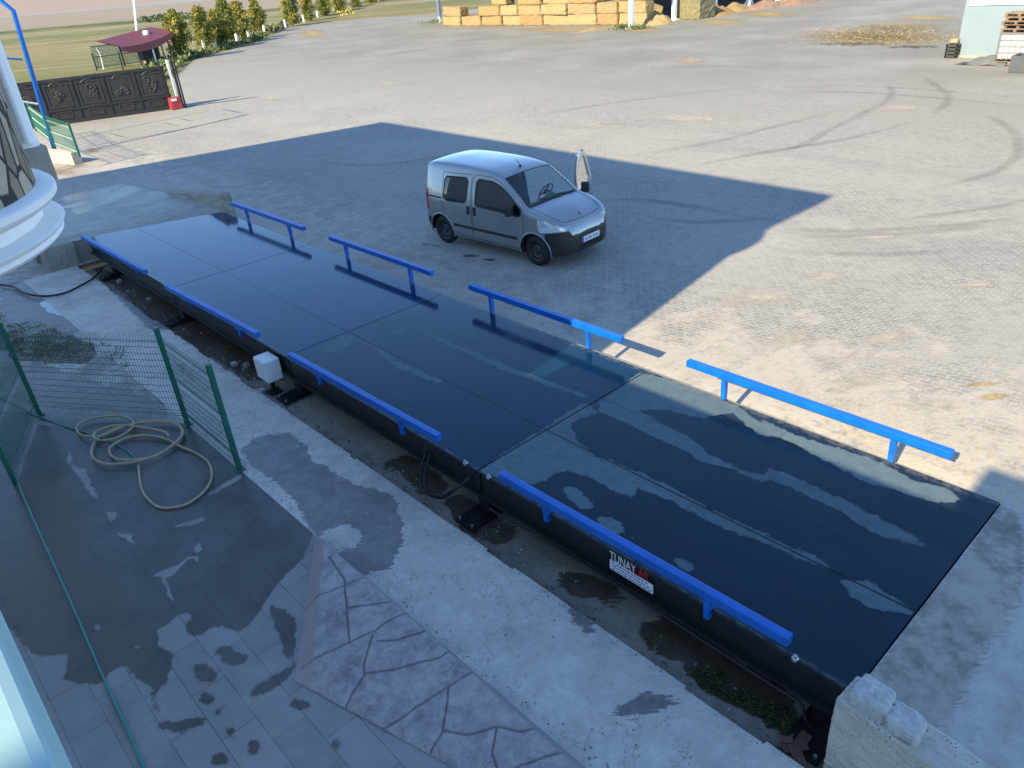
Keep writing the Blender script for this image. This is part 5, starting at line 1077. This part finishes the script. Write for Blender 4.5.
def f_hw(x): return pchip([0,.05,.15,.4,.9,2.8,3.2,3.45,3.62,3.76,3.86,3.93,3.96],[.70,.785,.83,.852,.858,.858,.850,.828,.79,.72,.62,.48,.36], x)
def f_bot(x): return pchip([0,.25,.8,3.3,3.7,3.96],[.36,.27,.22,.22,.24,.30], x)
NS = 46
def section(x):
    zt, hw, z0 = float(f_top(x)), float(f_hw(x)), float(f_bot(x))
    zb = min(1.0, zt-0.10) if x > 0.3 else min(1.0, z0+(zt-z0)*0.58)
    h = zt-zb; k = min(1, h/0.7); tum = 0.17*k; rr = 0.07+0.05*k
    pts = [(0, z0), (hw*0.6, z0), (hw-0.07, z0+0.005), (hw-0.02, z0+0.05), (hw-0.004, z0+0.14), (hw, z0+0.5*(zb-z0)), (hw-0.002, z0+0.8*(zb-z0)), (hw-0.012, zb),
           (hw-0.012-tum*0.22, zb+0.28*h), (hw-0.012-tum*0.55, zb+0.58*h), (hw-0.012-tum*0.84, zb+0.80*h), (hw-0.02-tum, zb+0.91*h), (hw-0.055-tum, zb+0.965*h), (hw-0.03-tum-rr, zb+0.99*h), ((hw-tum)*0.55, zb+1.0*h+0.004), ((hw-tum)*0.25, zb+h+0.012), (0, zb+h+0.015)]
    P = np.array(pts); out = []
    n = len(P)-1; ts = np.linspace(0, n, NS); 
    for t in ts:
        i = min(int(t), n-1); u = t-i; p0, p1, p2, p3 = P[max(i-1,0)], P[i], P[i+1], P[min(i+2,n)]
        q_ = 0.5*((2*p1)+(p2-p0)*u+(2*p0-5*p1+4*p2-p3)*u*u+(3*p1-p0-3*p2+p3)*u**3)
        out.append((q_[0], q_[1]))
    out[0] = (0, z0); out[-1] = (0, out[-1][1]); return np.array(out)
# finer rows where features need crisp edges: resample each half section by arc length
NA = 150
def resample(S, n=NA):
    d = np.r_[0, np.cumsum(np.hypot(*np.diff(S, axis=0).T))]; t = np.linspace(0, d[-1], n)
    return np.column_stack([np.interp(t, d, S[:,0]), np.interp(t, d, S[:,1])])
XS = np.r_[np.linspace(0, 0.2, 26)[:-1], np.linspace(0.2, 3.6, 300)[:-1], np.linspace(3.6, 3.96, 64)]
SEC = {float(x): section(float(x)) for x in XS}
def side_y(x, z):
    S = section(float(x)); k = np.argmax(S[:,1]); i0 = 3
    zz = np.maximum.accumulate(S[i0:,1]); return float(np.interp(z, zz+np.arange(len(zz))*1e-7, S[i0:,0]))
WF, WR, WZ, WRAD = 3.235, 0.565, 0.305, 0.305
win_rear = [(0.70,1.03),(0.80,0.98),(1.32,1.00),(1.40,1.06),(1.42,1.44),(1.36,1.50),(0.78,1.47),(0.72,1.40)]
win_front = [(1.66,1.02),(1.72,0.985),(2.86,0.945),(2.93,0.985),(2.93,1.07),(2.62,1.30),(2.36,1.44),(2.12,1.505),(1.74,1.51),(1.67,1.45)]
door_f = [(1.56,0.30),(2.94,0.30),(2.99,0.6),(2.99,1.06),(2.66,1.33),(2.38,1.49),(2.12,1.575),(1.62,1.58),(1.55,1.4)]
door_r = [(0.66,0.72),(0.90,0.34),(1.53,0.30),(1.53,1.57),(0.66,1.54)]
def pin(x, z, poly): return bool(inside(np.array([[x, z]]), poly)[0])
def edge_d(x, z, poly): return float(dist_line(np.array([[x, z]]), [np.array(p) for p in poly]+[np.array(poly[0])])[0])
def classify(x, y, z, nz, side):
    ay = abs(y)
    for wx in (WF, WR):
        r_ = math.hypot(x-wx, z-WZ)
        if ay > 0.50 and r_ < 0.365: return None
        if ay > 0.70 and r_ < 0.405 and z > 0.2 and False: return 'body'
    if side > 0 and pin(x, z, door_f) and ay > 0.5: return None          # the driver's door stands open
    if ay > 0.5 and nz < 0.72:
        if pin(x, z, win_rear): return 'glass' if edge_d(x, z, win_rear) > 0.018 else 'trim'
        if pin(x, z, win_front): return 'glass' if edge_d(x, z, win_front) > 0.018 else 'trim'
    if 2.37 < x < 3.07 and nz > 0.25:
        lim = float(f_hw(x))-0.145-0.07*max(0, (3.0-x)/0.6)
        if ay < lim and z > 0.98: return 'glass' if (ay < lim-0.03 and 2.40 < x < 3.0) else 'trim'
    if x < 0.20 and ay > 0.60 and 0.72 < z < 1.14: return 'tail'
    if x < 0.40-0.25*max(0, z-0.3) and z < 0.56: return 'bumper'
    zl = 0.69+0.06*max(0, (x-3.45)/0.45)
    if x > 3.30 and ay > 0.46 and z < 0.935-0.40*max(0, x-3.52) and zl+0.015 < z < 0.97-0.25*max(0, x-3.55) and 3.34+0.5*max(0,(0.80-z)) < x < 3.84 and z < float(f_top(x))+0.02-0.10*max(0,(3.6-x)): return 'headlight'
    if x > 3.50:
        zc_ = 0.64+(zl-0.64)*float(ss(ay, 0.47, 0.56))
        if 0.42 < z < 0.615 and ay < 0.44: return 'grille'
        if z < zc_: return 'bumper'
    elif x > 3.34 and z < 0.36: return 'bumper'
    # panel gaps
    return 'body'
secs = [resample(section(float(x))) for x in XS]
V = []; idx = {}
for i, x in enumerate(XS):
    for j in range(NA):
        y, z = secs[i][j]; V.append((x, -y, z)); 
    for j in range(NA):
        y, z = secs[i][j]; V.append((x, y, z))
V = np.array(V)
groups = {}
for i in range(len(XS)-1):
    for s in (0, 1):
        for j in range(NA-1):
            a = i*2*NA+s*NA+j; b = a+1; c = (i+1)*2*NA+s*NA+j+1; d = c-1
            P = V[[a,b,c,d]]; cen = P.mean(0); n = np.cross(P[2]-P[0], P[3]-P[1]); nl = np.linalg.norm(n); nz = abs(n[2])/nl if nl > 1e-12 else 1
            k = classify(cen[0], cen[1], cen[2], nz, 1 if s else -1)
            if k: groups.setdefault(k, []).append((d,c,b,a) if s == 0 else (a,b,c,d))
# end caps
for i, nm in ((0, 'rear'), (len(XS)-1, 'front')):
    o = i*2*NA
    for j in range(NA-1):
        f_ = (o+j, o+NA+j, o+NA+j+1, o+j+1); zc = V[o+j][2]
        k = ('bumper' if zc < 0.56 else 'body') if nm == 'rear' else 'bumper'
        groups.setdefault(k, []).append(f_[::-1] if nm == 'rear' else f_)
q = NT('silver_car_paint'); n = q.noise(q.obj, 2.2, 4, 0.6); n2 = q.noise(q.obj, 60, 2, 0.5)
dirt = q.math('MULTIPLY', q.step(q.xyz(q.obj)[2], 0.75, 0.25), q.math('ADD', 0.25, q.math('MULTIPLY', n, 0.5)))
q.b.inputs['Coat Weight'].default_value = 0.6; q.b.inputs['Coat Roughness'].default_value = 0.06
M['car'] = q.fin(q.mix(dirt, q.ramp(n, [(0.3,(0.30,0.305,0.315)),(0.7,(0.345,0.35,0.36))]), (0.30,0.28,0.25)), q.math('ADD', 0.30, q.math('MULTIPLY', dirt, 0.4)), 0.65)
M['bumper'] = simple('grained_black_plastic', (0.020,0.021,0.023), 0.55, 0, 0.3, 20); M['gap'] = simple('dark_panel_gap', (0.03,0.03,0.032), 0.8)
def mat_glass(name, tint, k):
    m_ = bpy.data.materials.new(name); m_.use_nodes = True; t = m_.node_tree; t.nodes.clear(); o = t.nodes.new('ShaderNodeOutputMaterial')
    tr = t.nodes.new('ShaderNodeBsdfTransparent'); tr.inputs[0].default_value = (*tint, 1); gl = t.nodes.new('ShaderNodeBsdfGlossy'); gl.inputs['Roughness'].default_value = 0.02
    fr = t.nodes.new('ShaderNodeFresnel'); fr.inputs[0].default_value = 1.5; ad = t.nodes.new('ShaderNodeMath'); ad.operation = 'MULTIPLY_ADD'; ad.inputs[1].default_value = 1.25; ad.inputs[2].default_value = k
    mx = t.nodes.new('ShaderNodeMixShader'); t.links.new(fr.outputs[0], ad.inputs[0]); t.links.new(ad.outputs[0], mx.inputs[0]); t.links.new(tr.outputs[0], mx.inputs[1]); t.links.new(gl.outputs[0], mx.inputs[2]); t.links.new(mx.outputs[0], o.inputs[0]); return m_
M['wind_glass'] = mat_glass('windscreen_glass', (0.80,0.86,0.86), 0.02); M['side_glass'] = mat_glass('side_window_glass', (0.42,0.46,0.47), 0.02); q = NT('headlight_lens'); lx = q.xyz(q.obj); fl = q.noise(q.scalev(q.obj, (1, 1, 1)), 14, 3, 0.6); q.b.inputs['Coat Weight'].default_value = 1.0; q.b.inputs['Coat Roughness'].default_value = 0.02
M['lamp_glass'] = q.fin(q.ramp(fl, [(0.32, (0.36,0.39,0.40)), (0.5, (0.58,0.61,0.61)), (0.68, (0.76,0.78,0.77))]), 0.15, 0.1)
S_ = 1.030; hd = Vector((0.17,-2.75,0)).normalized(); lf = Vector((-hd.y, hd.x, 0))
org = Vector((5.71,12.08,-0.5)) - S_*(WR*hd - 0.80*lf); org.z = -0.498
van = thing('parked_van', 'silver panel van with black bumpers, its far front door standing open', 'van', tuple(org))
van.rotation_euler = (0, 0, math.atan2(hd.y, hd.x)); van.scale = (S_, S_, S_)
def vpart(name, key, mat, parent=van, sel=None):
    F = np.array([f for f in groups[key] if sel is None or sel(V[list(f)].mean(0))])
    u, inv = np.unique(F.ravel(), return_inverse=True)
    return link_mesh(name, np_mesh(name, V[u], inv.reshape(F.shape), mat, smooth=True), parent)
def vobj(m, name, mat, parent=van, **kw): return m.obj(name, mat, parent, local=True, **kw)
body = vpart('body', 'body', M['car']); 
def surf_line(pts, off=0.0, sub=10):
    out = []
    for (xa, za), (xb, zb) in zip(pts[:-1], pts[1:]):
        for k in range(sub): t = k/sub; out.append((xa+(xb-xa)*t, za+(zb-za)*t))
    out.append(pts[-1]); return out
for s_, polys_ in ((-1, (door_f, door_r)), (1, (door_r,))):
    for pl in polys_:
        m = MB(); m.tube([(x, s_*(side_y(x, z)-0.0025), z) for x, z in surf_line(pl+[pl[0]])], 0.0065, 5, caps=False); vobj(m, 'panel_gap', M['gap'], body)
    for nm_, wp in (('window_seal', win_rear), ('window_seal', win_front)):
        if s_ > 0 and wp is win_front: continue
        m = MB(); m.tube([(x, s_*(side_y(x, z)+0.0), z) for x, z in surf_line(wp+[wp[0]])], 0.013, 6, caps=False); vobj(m, nm_, M['bumper'], body)
    for nm_, xa, xb, zc, hh in (('rub_strip', 0.97, 2.80, 0.50, 0.065), ('door_track', 0.06, 0.62, 1.02, 0.035)):
        m = MB(); n_ = 24; m.v = []
        for i in range(n_+1):
            x = xa+(xb-xa)*i/n_
            for dz, o_ in ((-hh/2, -0.01), (-hh/2*0.8, 0.012), (hh/2*0.8, 0.012), (hh/2, -0.01)): m.v.append((x, s_*(side_y(x, zc+dz)+o_), zc+dz))
        m.f = [(i*4+k, i*4+k+1, i*4+5+k, i*4+4+k) for i in range(n_) for k in range(3)]+[(0,1,2,3),(n_*4,n_*4+1,n_*4+2,n_*4+3)]; vobj(m, nm_, M['bumper'], body)
def top_at(x, ay):
    S = section(float(x)); return float(np.interp(ay, S[::-1,0][:26], S[::-1,1][:26]))
m = MB(); ln = [(x, (f_hw(x)-0.17)) for x in np.linspace(3.08, 3.74, 16)]
for sg_ in (-1, 1): m.tube([(x, sg_*y, top_at(x, y)-0.002) for x, y in ln], 0.0065, 5)
yl = float(ln[-1][1]); m.tube([(3.74+0.05*(1-(y/yl)**2), y, top_at(3.74+0.05*(1-(y/yl)**2), abs(y))-0.002) for y in np.linspace(-yl, yl, 16)], 0.0065, 5)
vobj(m, 'bonnet_gap', M['gap'], body)

vpart('front_bumper', 'bumper', M['bumper'], sel=lambda c: c[0] > 2); vpart('rear_bumper', 'bumper', M['bumper'], sel=lambda c: c[0] < 2)
vpart('grille', 'grille', M['rubber']); 
vpart('windscreen_seal', 'trim', M['bumper'], sel=lambda c: abs(c[1]) < float(f_hw(c[0]))-0.10 and c[2] > 0.98 and 2.3 < c[0] < 3.1 and not pin(c[0], c[2], win_front))
for s_ in (-1, 1): vpart('rear_window_frame', 'trim', M['bumper'], sel=lambda c: c[0] < 1.5 and c[1]*s_ > 0)
vpart('door_window_frame', 'trim', M['bumper'], sel=lambda c: 1.6 < c[0] < 2.96 and c[1] < 0 and pin(c[0], c[2], win_front))
vpart('windscreen', 'glass', M['wind_glass'], sel=lambda c: abs(c[1]) < 0.78 and c[0] > 2.38 and c[2] > 1.02 and abs(c[1]) < float(f_hw(c[0]))-0.12 and not (c[0] < 2.94 and pin(c[0], c[2], win_front) and abs(c[1]) > float(f_hw(c[0]))-0.16))
vpart('door_window', 'glass', M['side_glass'], sel=lambda c: 1.6 < c[0] < 2.95 and pin(c[0], c[2], win_front) and abs(c[1]) > float(f_hw(c[0]))-0.20 and c[1] < 0)
vpart('rear_window', 'glass', M['side_glass'], sel=lambda c: c[0] < 1.5 and c[1] < 0); vpart('rear_window', 'glass', M['side_glass'], sel=lambda c: c[0] < 1.5 and c[1] > 0)
M['tail'] = simple('red_tail_lens', (0.42,0.012,0.018), 0.25, 0, 0.1, 5, coat=0.5)
vpart('tail_light', 'tail', M['tail'], sel=lambda c: c[1] < 0); vpart('tail_light', 'tail', M['tail'], sel=lambda c: c[1] > 0)
M['chrome'] = simple('lamp_reflector', (0.80,0.81,0.82), 0.25, 0.0, 0.15, 9)
for s in (-1, 1):
    hl = vpart('headlight', 'headlight', M['lamp_glass'], sel=lambda c: c[1]*s > 0)
    F = np.array([f for f in groups['headlight'] if V[list(f)].mean(0)[1]*s > 0]); u, inv = np.unique(F.ravel(), return_inverse=True); W = V[u].copy()
    W[:,0] -= 0.03; W[:,2] -= 0.01; W[:,1] -= 0.02*s; link_mesh('reflector', np_mesh('reflector', W, inv.reshape(F.shape), M['chrome'], smooth=True), hl)
    for (dx, dy, r_) in ((3.62,0.66,0.065),(3.735,0.55,0.05)):
        m = MB(); zc = 0.84 if dx < 3.7 else 0.79; m.lathe([(0,0.0),(r_,0.0),(r_,0.03),(r_*0.8,0.02),(0,-0.02)], (0,0,0), 20)
        o = vobj(m, 'lamp', M['chrome'], hl, smooth=True); o.location = (dx-0.015, dy*s, zc-0.01); o.rotation_euler = (0, rad(65), rad(25*s))
# arches, wheels
for wx in (WF, WR):
    for s in (-1, 1):
        m = MB(); y0 = min(float(side_y(wx-0.36, 0.5)), float(side_y(min(wx+0.36,3.6), 0.5)))
        pts = []
        for a in np.linspace(rad(-14), rad(194), 40):
            px, pz = wx+0.372*math.cos(a), WZ+0.372*math.sin(a); pts.append((px, s*(side_y(px, max(pz, f_bot(px)+0.02))+0.002), pz))
        m.tube(pts, 0.017, 6); vobj(m, 'arch_lip', M['car'], body, smooth=True)
        m = MB(); m.lathe([(0.372,0.50*s),(0.372,(y0-0.004)*s)], (wx,0,WZ), 40, 'y', -0.12, math.pi+0.12); m.lathe([(0.0,0.50*s),(0.372,0.50*s)], (wx,0,WZ), 40, 'y', -0.12, math.pi+0.12); vobj(m, 'wheel_well', M['rubber'], body)
        w = bpy.data.objects.new('wheel', None); COL.objects.link(w); w.parent = van; w.location = (wx, 0.715*s, WZ)
        t = 0.093; R0 = WRAD
        m = MB(); m.lathe([(0.175,-t*.8),(0.20,-t),(R0-0.05,-t),(R0-0.012,-t*.82),(R0,-t*.5),(R0,t*.5),(R0-0.012,t*.82),(R0-0.05,t),(0.20,t),(0.175,t*.8)], (0,0,0), 48, 'y'); ty = vobj(m, 'tyre', M['rubber'], w, smooth=True)
        m = MB(); m.lathe([(0.0,0.062*s),(0.05,0.062*s),(0.062,0.045*s),(0.10,0.028*s),(0.125,0.05*s),(0.145,0.058*s),(0.160,0.03*s),(0.168,0.072*s),(0.184,0.080*s),(0.19,0.07*s)], (0,0,0), 40, 'y')
        vobj(m, 'rim', M['steel_wheel'] if 'steel_wheel' in M else M.setdefault('steel_wheel', simple('dark_steel_wheel', (0.045,0.047,0.05), 0.5, 0.4, 0.3, 8)), w, smooth='auto')
        m = MB()
        for k in range(8):
            a = k*math.pi/4; m.lathe([(0,0.0),(0.014,0.0),(0.014,0.012)], (0.085*math.cos(a), 0.034*s, 0.085*math.sin(a)), 8, 'y')
        vobj(m, 'wheel_bolts', M['galv'], w)
# floor pan, cabin
m = MB(); m.box((1.9,0,0.27), (3.3,1.30,0.06)); m.box((1.9,0,0.22), (2.2,0.5,0.1)); vobj(m, 'floor', M['rubber'])
M['seat'] = simple('dark_seat_cloth', (0.045,0.05,0.06), 0.9, 0, 0.3, 12); M['dash'] = simple('dark_dashboard', (0.022,0.024,0.028), 0.75, 0, 0.3, 9); M['lining'] = simple('grey_cabin_lining', (0.20,0.205,0.21), 0.9, 0, 0.2, 5)
for s in (-1, 1):
    m = MB(); m.box((2.02,0.37*s,0.58), (0.50,0.48,0.16)); R_ = Matrix.Rotation(rad(-14), 3, 'Y'); m.box((1.75,0.37*s,0.92), (0.14,0.46,0.62), R_); st_ = vobj(m, 'seat', M['seat'], bevel=0.035)
    m = MB(); m.box((1.64,0.37*s,1.33), (0.09,0.25,0.19), R_); m.tube([(1.66,0.37*s-0.06,1.2),(1.65,0.37*s-0.06,1.3)], 0.008, 6); m.tube([(1.66,0.37*s+0.06,1.2),(1.65,0.37*s+0.06,1.3)], 0.008, 6); vobj(m, 'headrest', M['seat'], st_, bevel=0.03)
m = MB(); m.prism([(2.62,-0.74),(3.12,-0.70),(3.12,0.70),(2.62,0.74)], 0.42, [1.02,1.06,1.06,1.02]); vobj(m, 'dashboard', M['dash'], bevel=0.04)
m = MB(); R_ = Matrix.Rotation(rad(-62), 3, 'Y'); m.lathe([(0.19,-0.014),(0.204,0),(0.19,0.014),(0.176,0),(0.19,-0.014)], (0,0,0), 32)
for a in (0.2, 2.94, 4.71): m.bar((0,0,0), (0.18*math.cos(a+1.57), 0.18*math.sin(a+1.57), 0), 0.04, 0.012)
m.lathe([(0,-0.02),(0.06,-0.02),(0.06,0.02),(0,0.02)], (0,0,0), 16)
o = vobj(m, 'steering_wheel', M['dash'], smooth='auto'); o.location = (2.52,0.37,1.10); o.rotation_euler = (0, rad(-58), 0)
m = MB(); m.box((1.50,0,0.95), (0.04,1.40,1.1)); vobj(m, 'cabin_partition', M['lining'])
M['green_cloth'] = simple('green_cloth', (0.02,0.36,0.12), 0.8, 0, 0.3, 12); n = 14; Vv = np.array([(2.86+0.10*(2*j/n-1), 0.16+0.20*(2*i/n-1), 0) for j in range(n+1) for i in range(n+1)])
Vv[:,2] = 1.05+0.15*np.clip(1-np.hypot((Vv[:,0]-2.86)/0.11, (Vv[:,1]-0.16)/0.21), 0, 1)**0.6*(1+0.9*fbm(Vv[:,0]*9, Vv[:,1]*9, 1.0))
o = link_mesh('green_cloth', np_mesh('green_cloth', Vv, np.array([(j*(n+1)+i, j*(n+1)+i+1, (j+1)*(n+1)+i+1, (j+1)*(n+1)+i) for j in range(n) for i in range(n)]), M['green_cloth'], smooth=True))
vm = Matrix.Translation(org) @ Matrix.Rotation(math.atan2(hd.y, hd.x), 4, 'Z') @ Matrix.Scale(S_, 4); o.matrix_world = vm; tag(o, 'crumpled bright green cloth lying on the dashboard of the silver van', 'cloth')
m = MB(); m.box((2.90,-0.12,1.06), (0.15,0.2,0.012)); m.box((2.93,-0.02,1.065), (0.1,0.1,0.012)); o = m.obj('paper', M['white_paint']); o.matrix_world = vm; tag(o, 'white papers lying on the dashboard of the silver van', 'paper')
# mirrors, handles, plate, badge, wipers, aerial
m = MB(); y = -side_y(2.72,1.0); m.box((2.73,y-0.11,1.07), (0.11,0.17,0.21)); m.bar((2.74,y+0.01,0.99), (2.735,y-0.09,1.01), 0.08, 0.06); vobj(m, 'wing_mirror', M['bumper'], bevel=0.03)
for x in (1.45, 1.63):
    m = MB(); y = -side_y(x,0.86); m.box((x,y-0.006,0.87), (0.07,0.025,0.17)); vobj(m, 'door_handle', M['bumper'], bevel=0.010)
xp = 3.962
M['plate_black'] = simple('plate_lettering', (0.01,0.01,0.012), 0.5); M['emblem'] = simple('badge_grey', (0.22,0.23,0.25), 0.3, 0.8)
m = MB(); m.box((xp+0.008,0,0.50), (0.012,0.52,0.112)); m2 = vobj(m, 'number_plate', M['white_plastic'], bevel=0.004)
for k_ in range(3):
    m = MB(); m.tube([(f_, y_, 0.575-0.026*k_) for y_ in np.linspace(-0.40, 0.40, 17) for f_ in [3.965-0.36*(abs(y_)/0.62)**2.4]], 0.007, 6); vobj(m, 'grille_bar', M['gap'], smooth=True)
m = MB(); m.box((xp-0.05,0,0.50), (0.10,0.60,0.16)); vobj(m, 'plate_holder', M['bumper'], bevel=0.01)
FW = Matrix(((0,0,1,0),(1,0,0,0),(0,1,0,0),(0,0,0,1)))
lettering('plate_text', '16 FH 016', 0.098, M['plate_black'], m2, Matrix.Translation((xp+0.0155,0,0.466)) @ FW, 'CENTER', 1.0)
m = MB(); m.box((xp+0.0148,-0.242,0.50), (0.002,0.035,0.108)); vobj(m, 'plate_band', M['blue_print'], m2)
m = MB(); m.lathe([(0,0.014),(0.035,0.014),(0.048,0.008),(0.052,0)], (0,0,0), 24); zc = float(f_top(3.70)); o = vobj(m, 'badge', M['emblem'], smooth=True); o.location = (3.71,0,float(f_top(3.71))+0.012); o.rotation_euler = (0, rad(25), 0)
m = MB()
for (a, b) in (((3.06,0.25),(2.96,-0.38)), ((3.05,0.62),(2.97,0.10))):
    pts = [(a[0]+(b[0]-a[0])*t, a[1]+(b[1]-a[1])*t) for t in np.linspace(0,1,8)]; m.tube([(x, y, float(f_top(x))+0.024+0.004*math.sin(i)) for i, (x, y) in enumerate(pts)], 0.009, 6)
vobj(m, 'wiper', M['bumper'])
m = MB(); m.lathe([(0.03,0),(0.025,0.03),(0.012,0.04)], (2.20,0,float(f_top(2.2))+0.01), 12); m.tube([(2.20,0,float(f_top(2.2))+0.03),(2.10,0,float(f_top(2.2))+0.14)], 0.006, 6); vobj(m, 'aerial', M['bumper'])
# the open driver's door, hinged at its front edge
dr = bpy.data.objects.new('open_door', None); COL.objects.link(dr); dr.parent = van; dr.location = (2.97, 0.85, 0); dr.rotation_euler = (0, 0, rad(-63))
def door_shell(off_y, mat, name, thick, hole=True, inset=0.0):
    m = MB(); nX, nZ = 70, 64; xs = np.linspace(1.54,3.0,nX); zs = np.linspace(0.29,1.59,nZ); keep = {}
    for i in range(nX-1):
        for j in range(nZ-1):
            cx = (xs[i]+xs[i+1])/2; cz = (zs[j]+zs[j+1])/2
            if pin(cx, cz, door_f) and not (hole and pin(cx, cz, win_front) and edge_d(cx, cz, win_front) > 0.02): keep[(i,j)] = 1
    def yy(x, z): return side_y(x, z)-0.85
    vid = {}
    def vert(i, j, l):
        if (i,j,l) not in vid: vid[(i,j,l)] = len(m.v); m.v.append((xs[i]-2.97, yy(xs[i], zs[j])+off_y-(thick if l else 0), zs[j]))
        return vid[(i,j,l)]
    for (i,j) in keep:
        m.f.append((vert(i,j,0), vert(i+1,j,0), vert(i+1,j+1,0), vert(i,j+1,0))); m.f.append((vert(i,j,1), vert(i,j+1,1), vert(i+1,j+1,1), vert(i+1,j,1)))
        for di, dj, e in ((-1,0,((0,0),(0,1))),(1,0,((1,1),(1,0))),(0,-1,((1,0),(0,0))),(0,1,((0,1),(1,1)))):
            if (i+di,j+dj) not in keep:
                a, b = e; m.f.append((vert(i+a[0],j+a[1],0), vert(i+a[0],j+a[1],1), vert(i+b[0],j+b[1],1), vert(i+b[0],j+b[1],0)))
    return vobj(m, name, mat, dr, fix=True)
door_shell(0.0, M['car'], 'door_skin', 0.05)
m = MB(); m.box((-0.72,-0.08,0.62), (1.15,0.04,0.55)); m.box((-0.75,-0.115,0.80), (0.6,0.05,0.06)); vobj(m, 'door_lining', M['lining'], dr, bevel=0.015)
m = MB(); P_ = [(x-2.97, side_y(x,z)-0.87, z) for x, z in win_front]; m.add(P_, [tuple(range(len(P_)))]); vobj(m, 'door_glass', M['side_glass'], dr, fix=False)
m = MB(); m.box((-0.24,0.11,1.07), (0.11,0.17,0.21)); m.bar((-0.23,-0.01,0.99), (-0.235,0.09,1.01), 0.08, 0.06); vobj(m, 'door_mirror', M['bumper'], dr, bevel=0.03)
# water drips under the van
patches('water_spots', [(436,246,8,3),(470,256,14,2.5),(490,260,12,2),(425,244,6,2)], M.setdefault('wet_spot', decal('wet_spots', (0.05,0.05,0.055), 0.40, 0.55, 6.0, 0.8, 0.4)), 0.005)
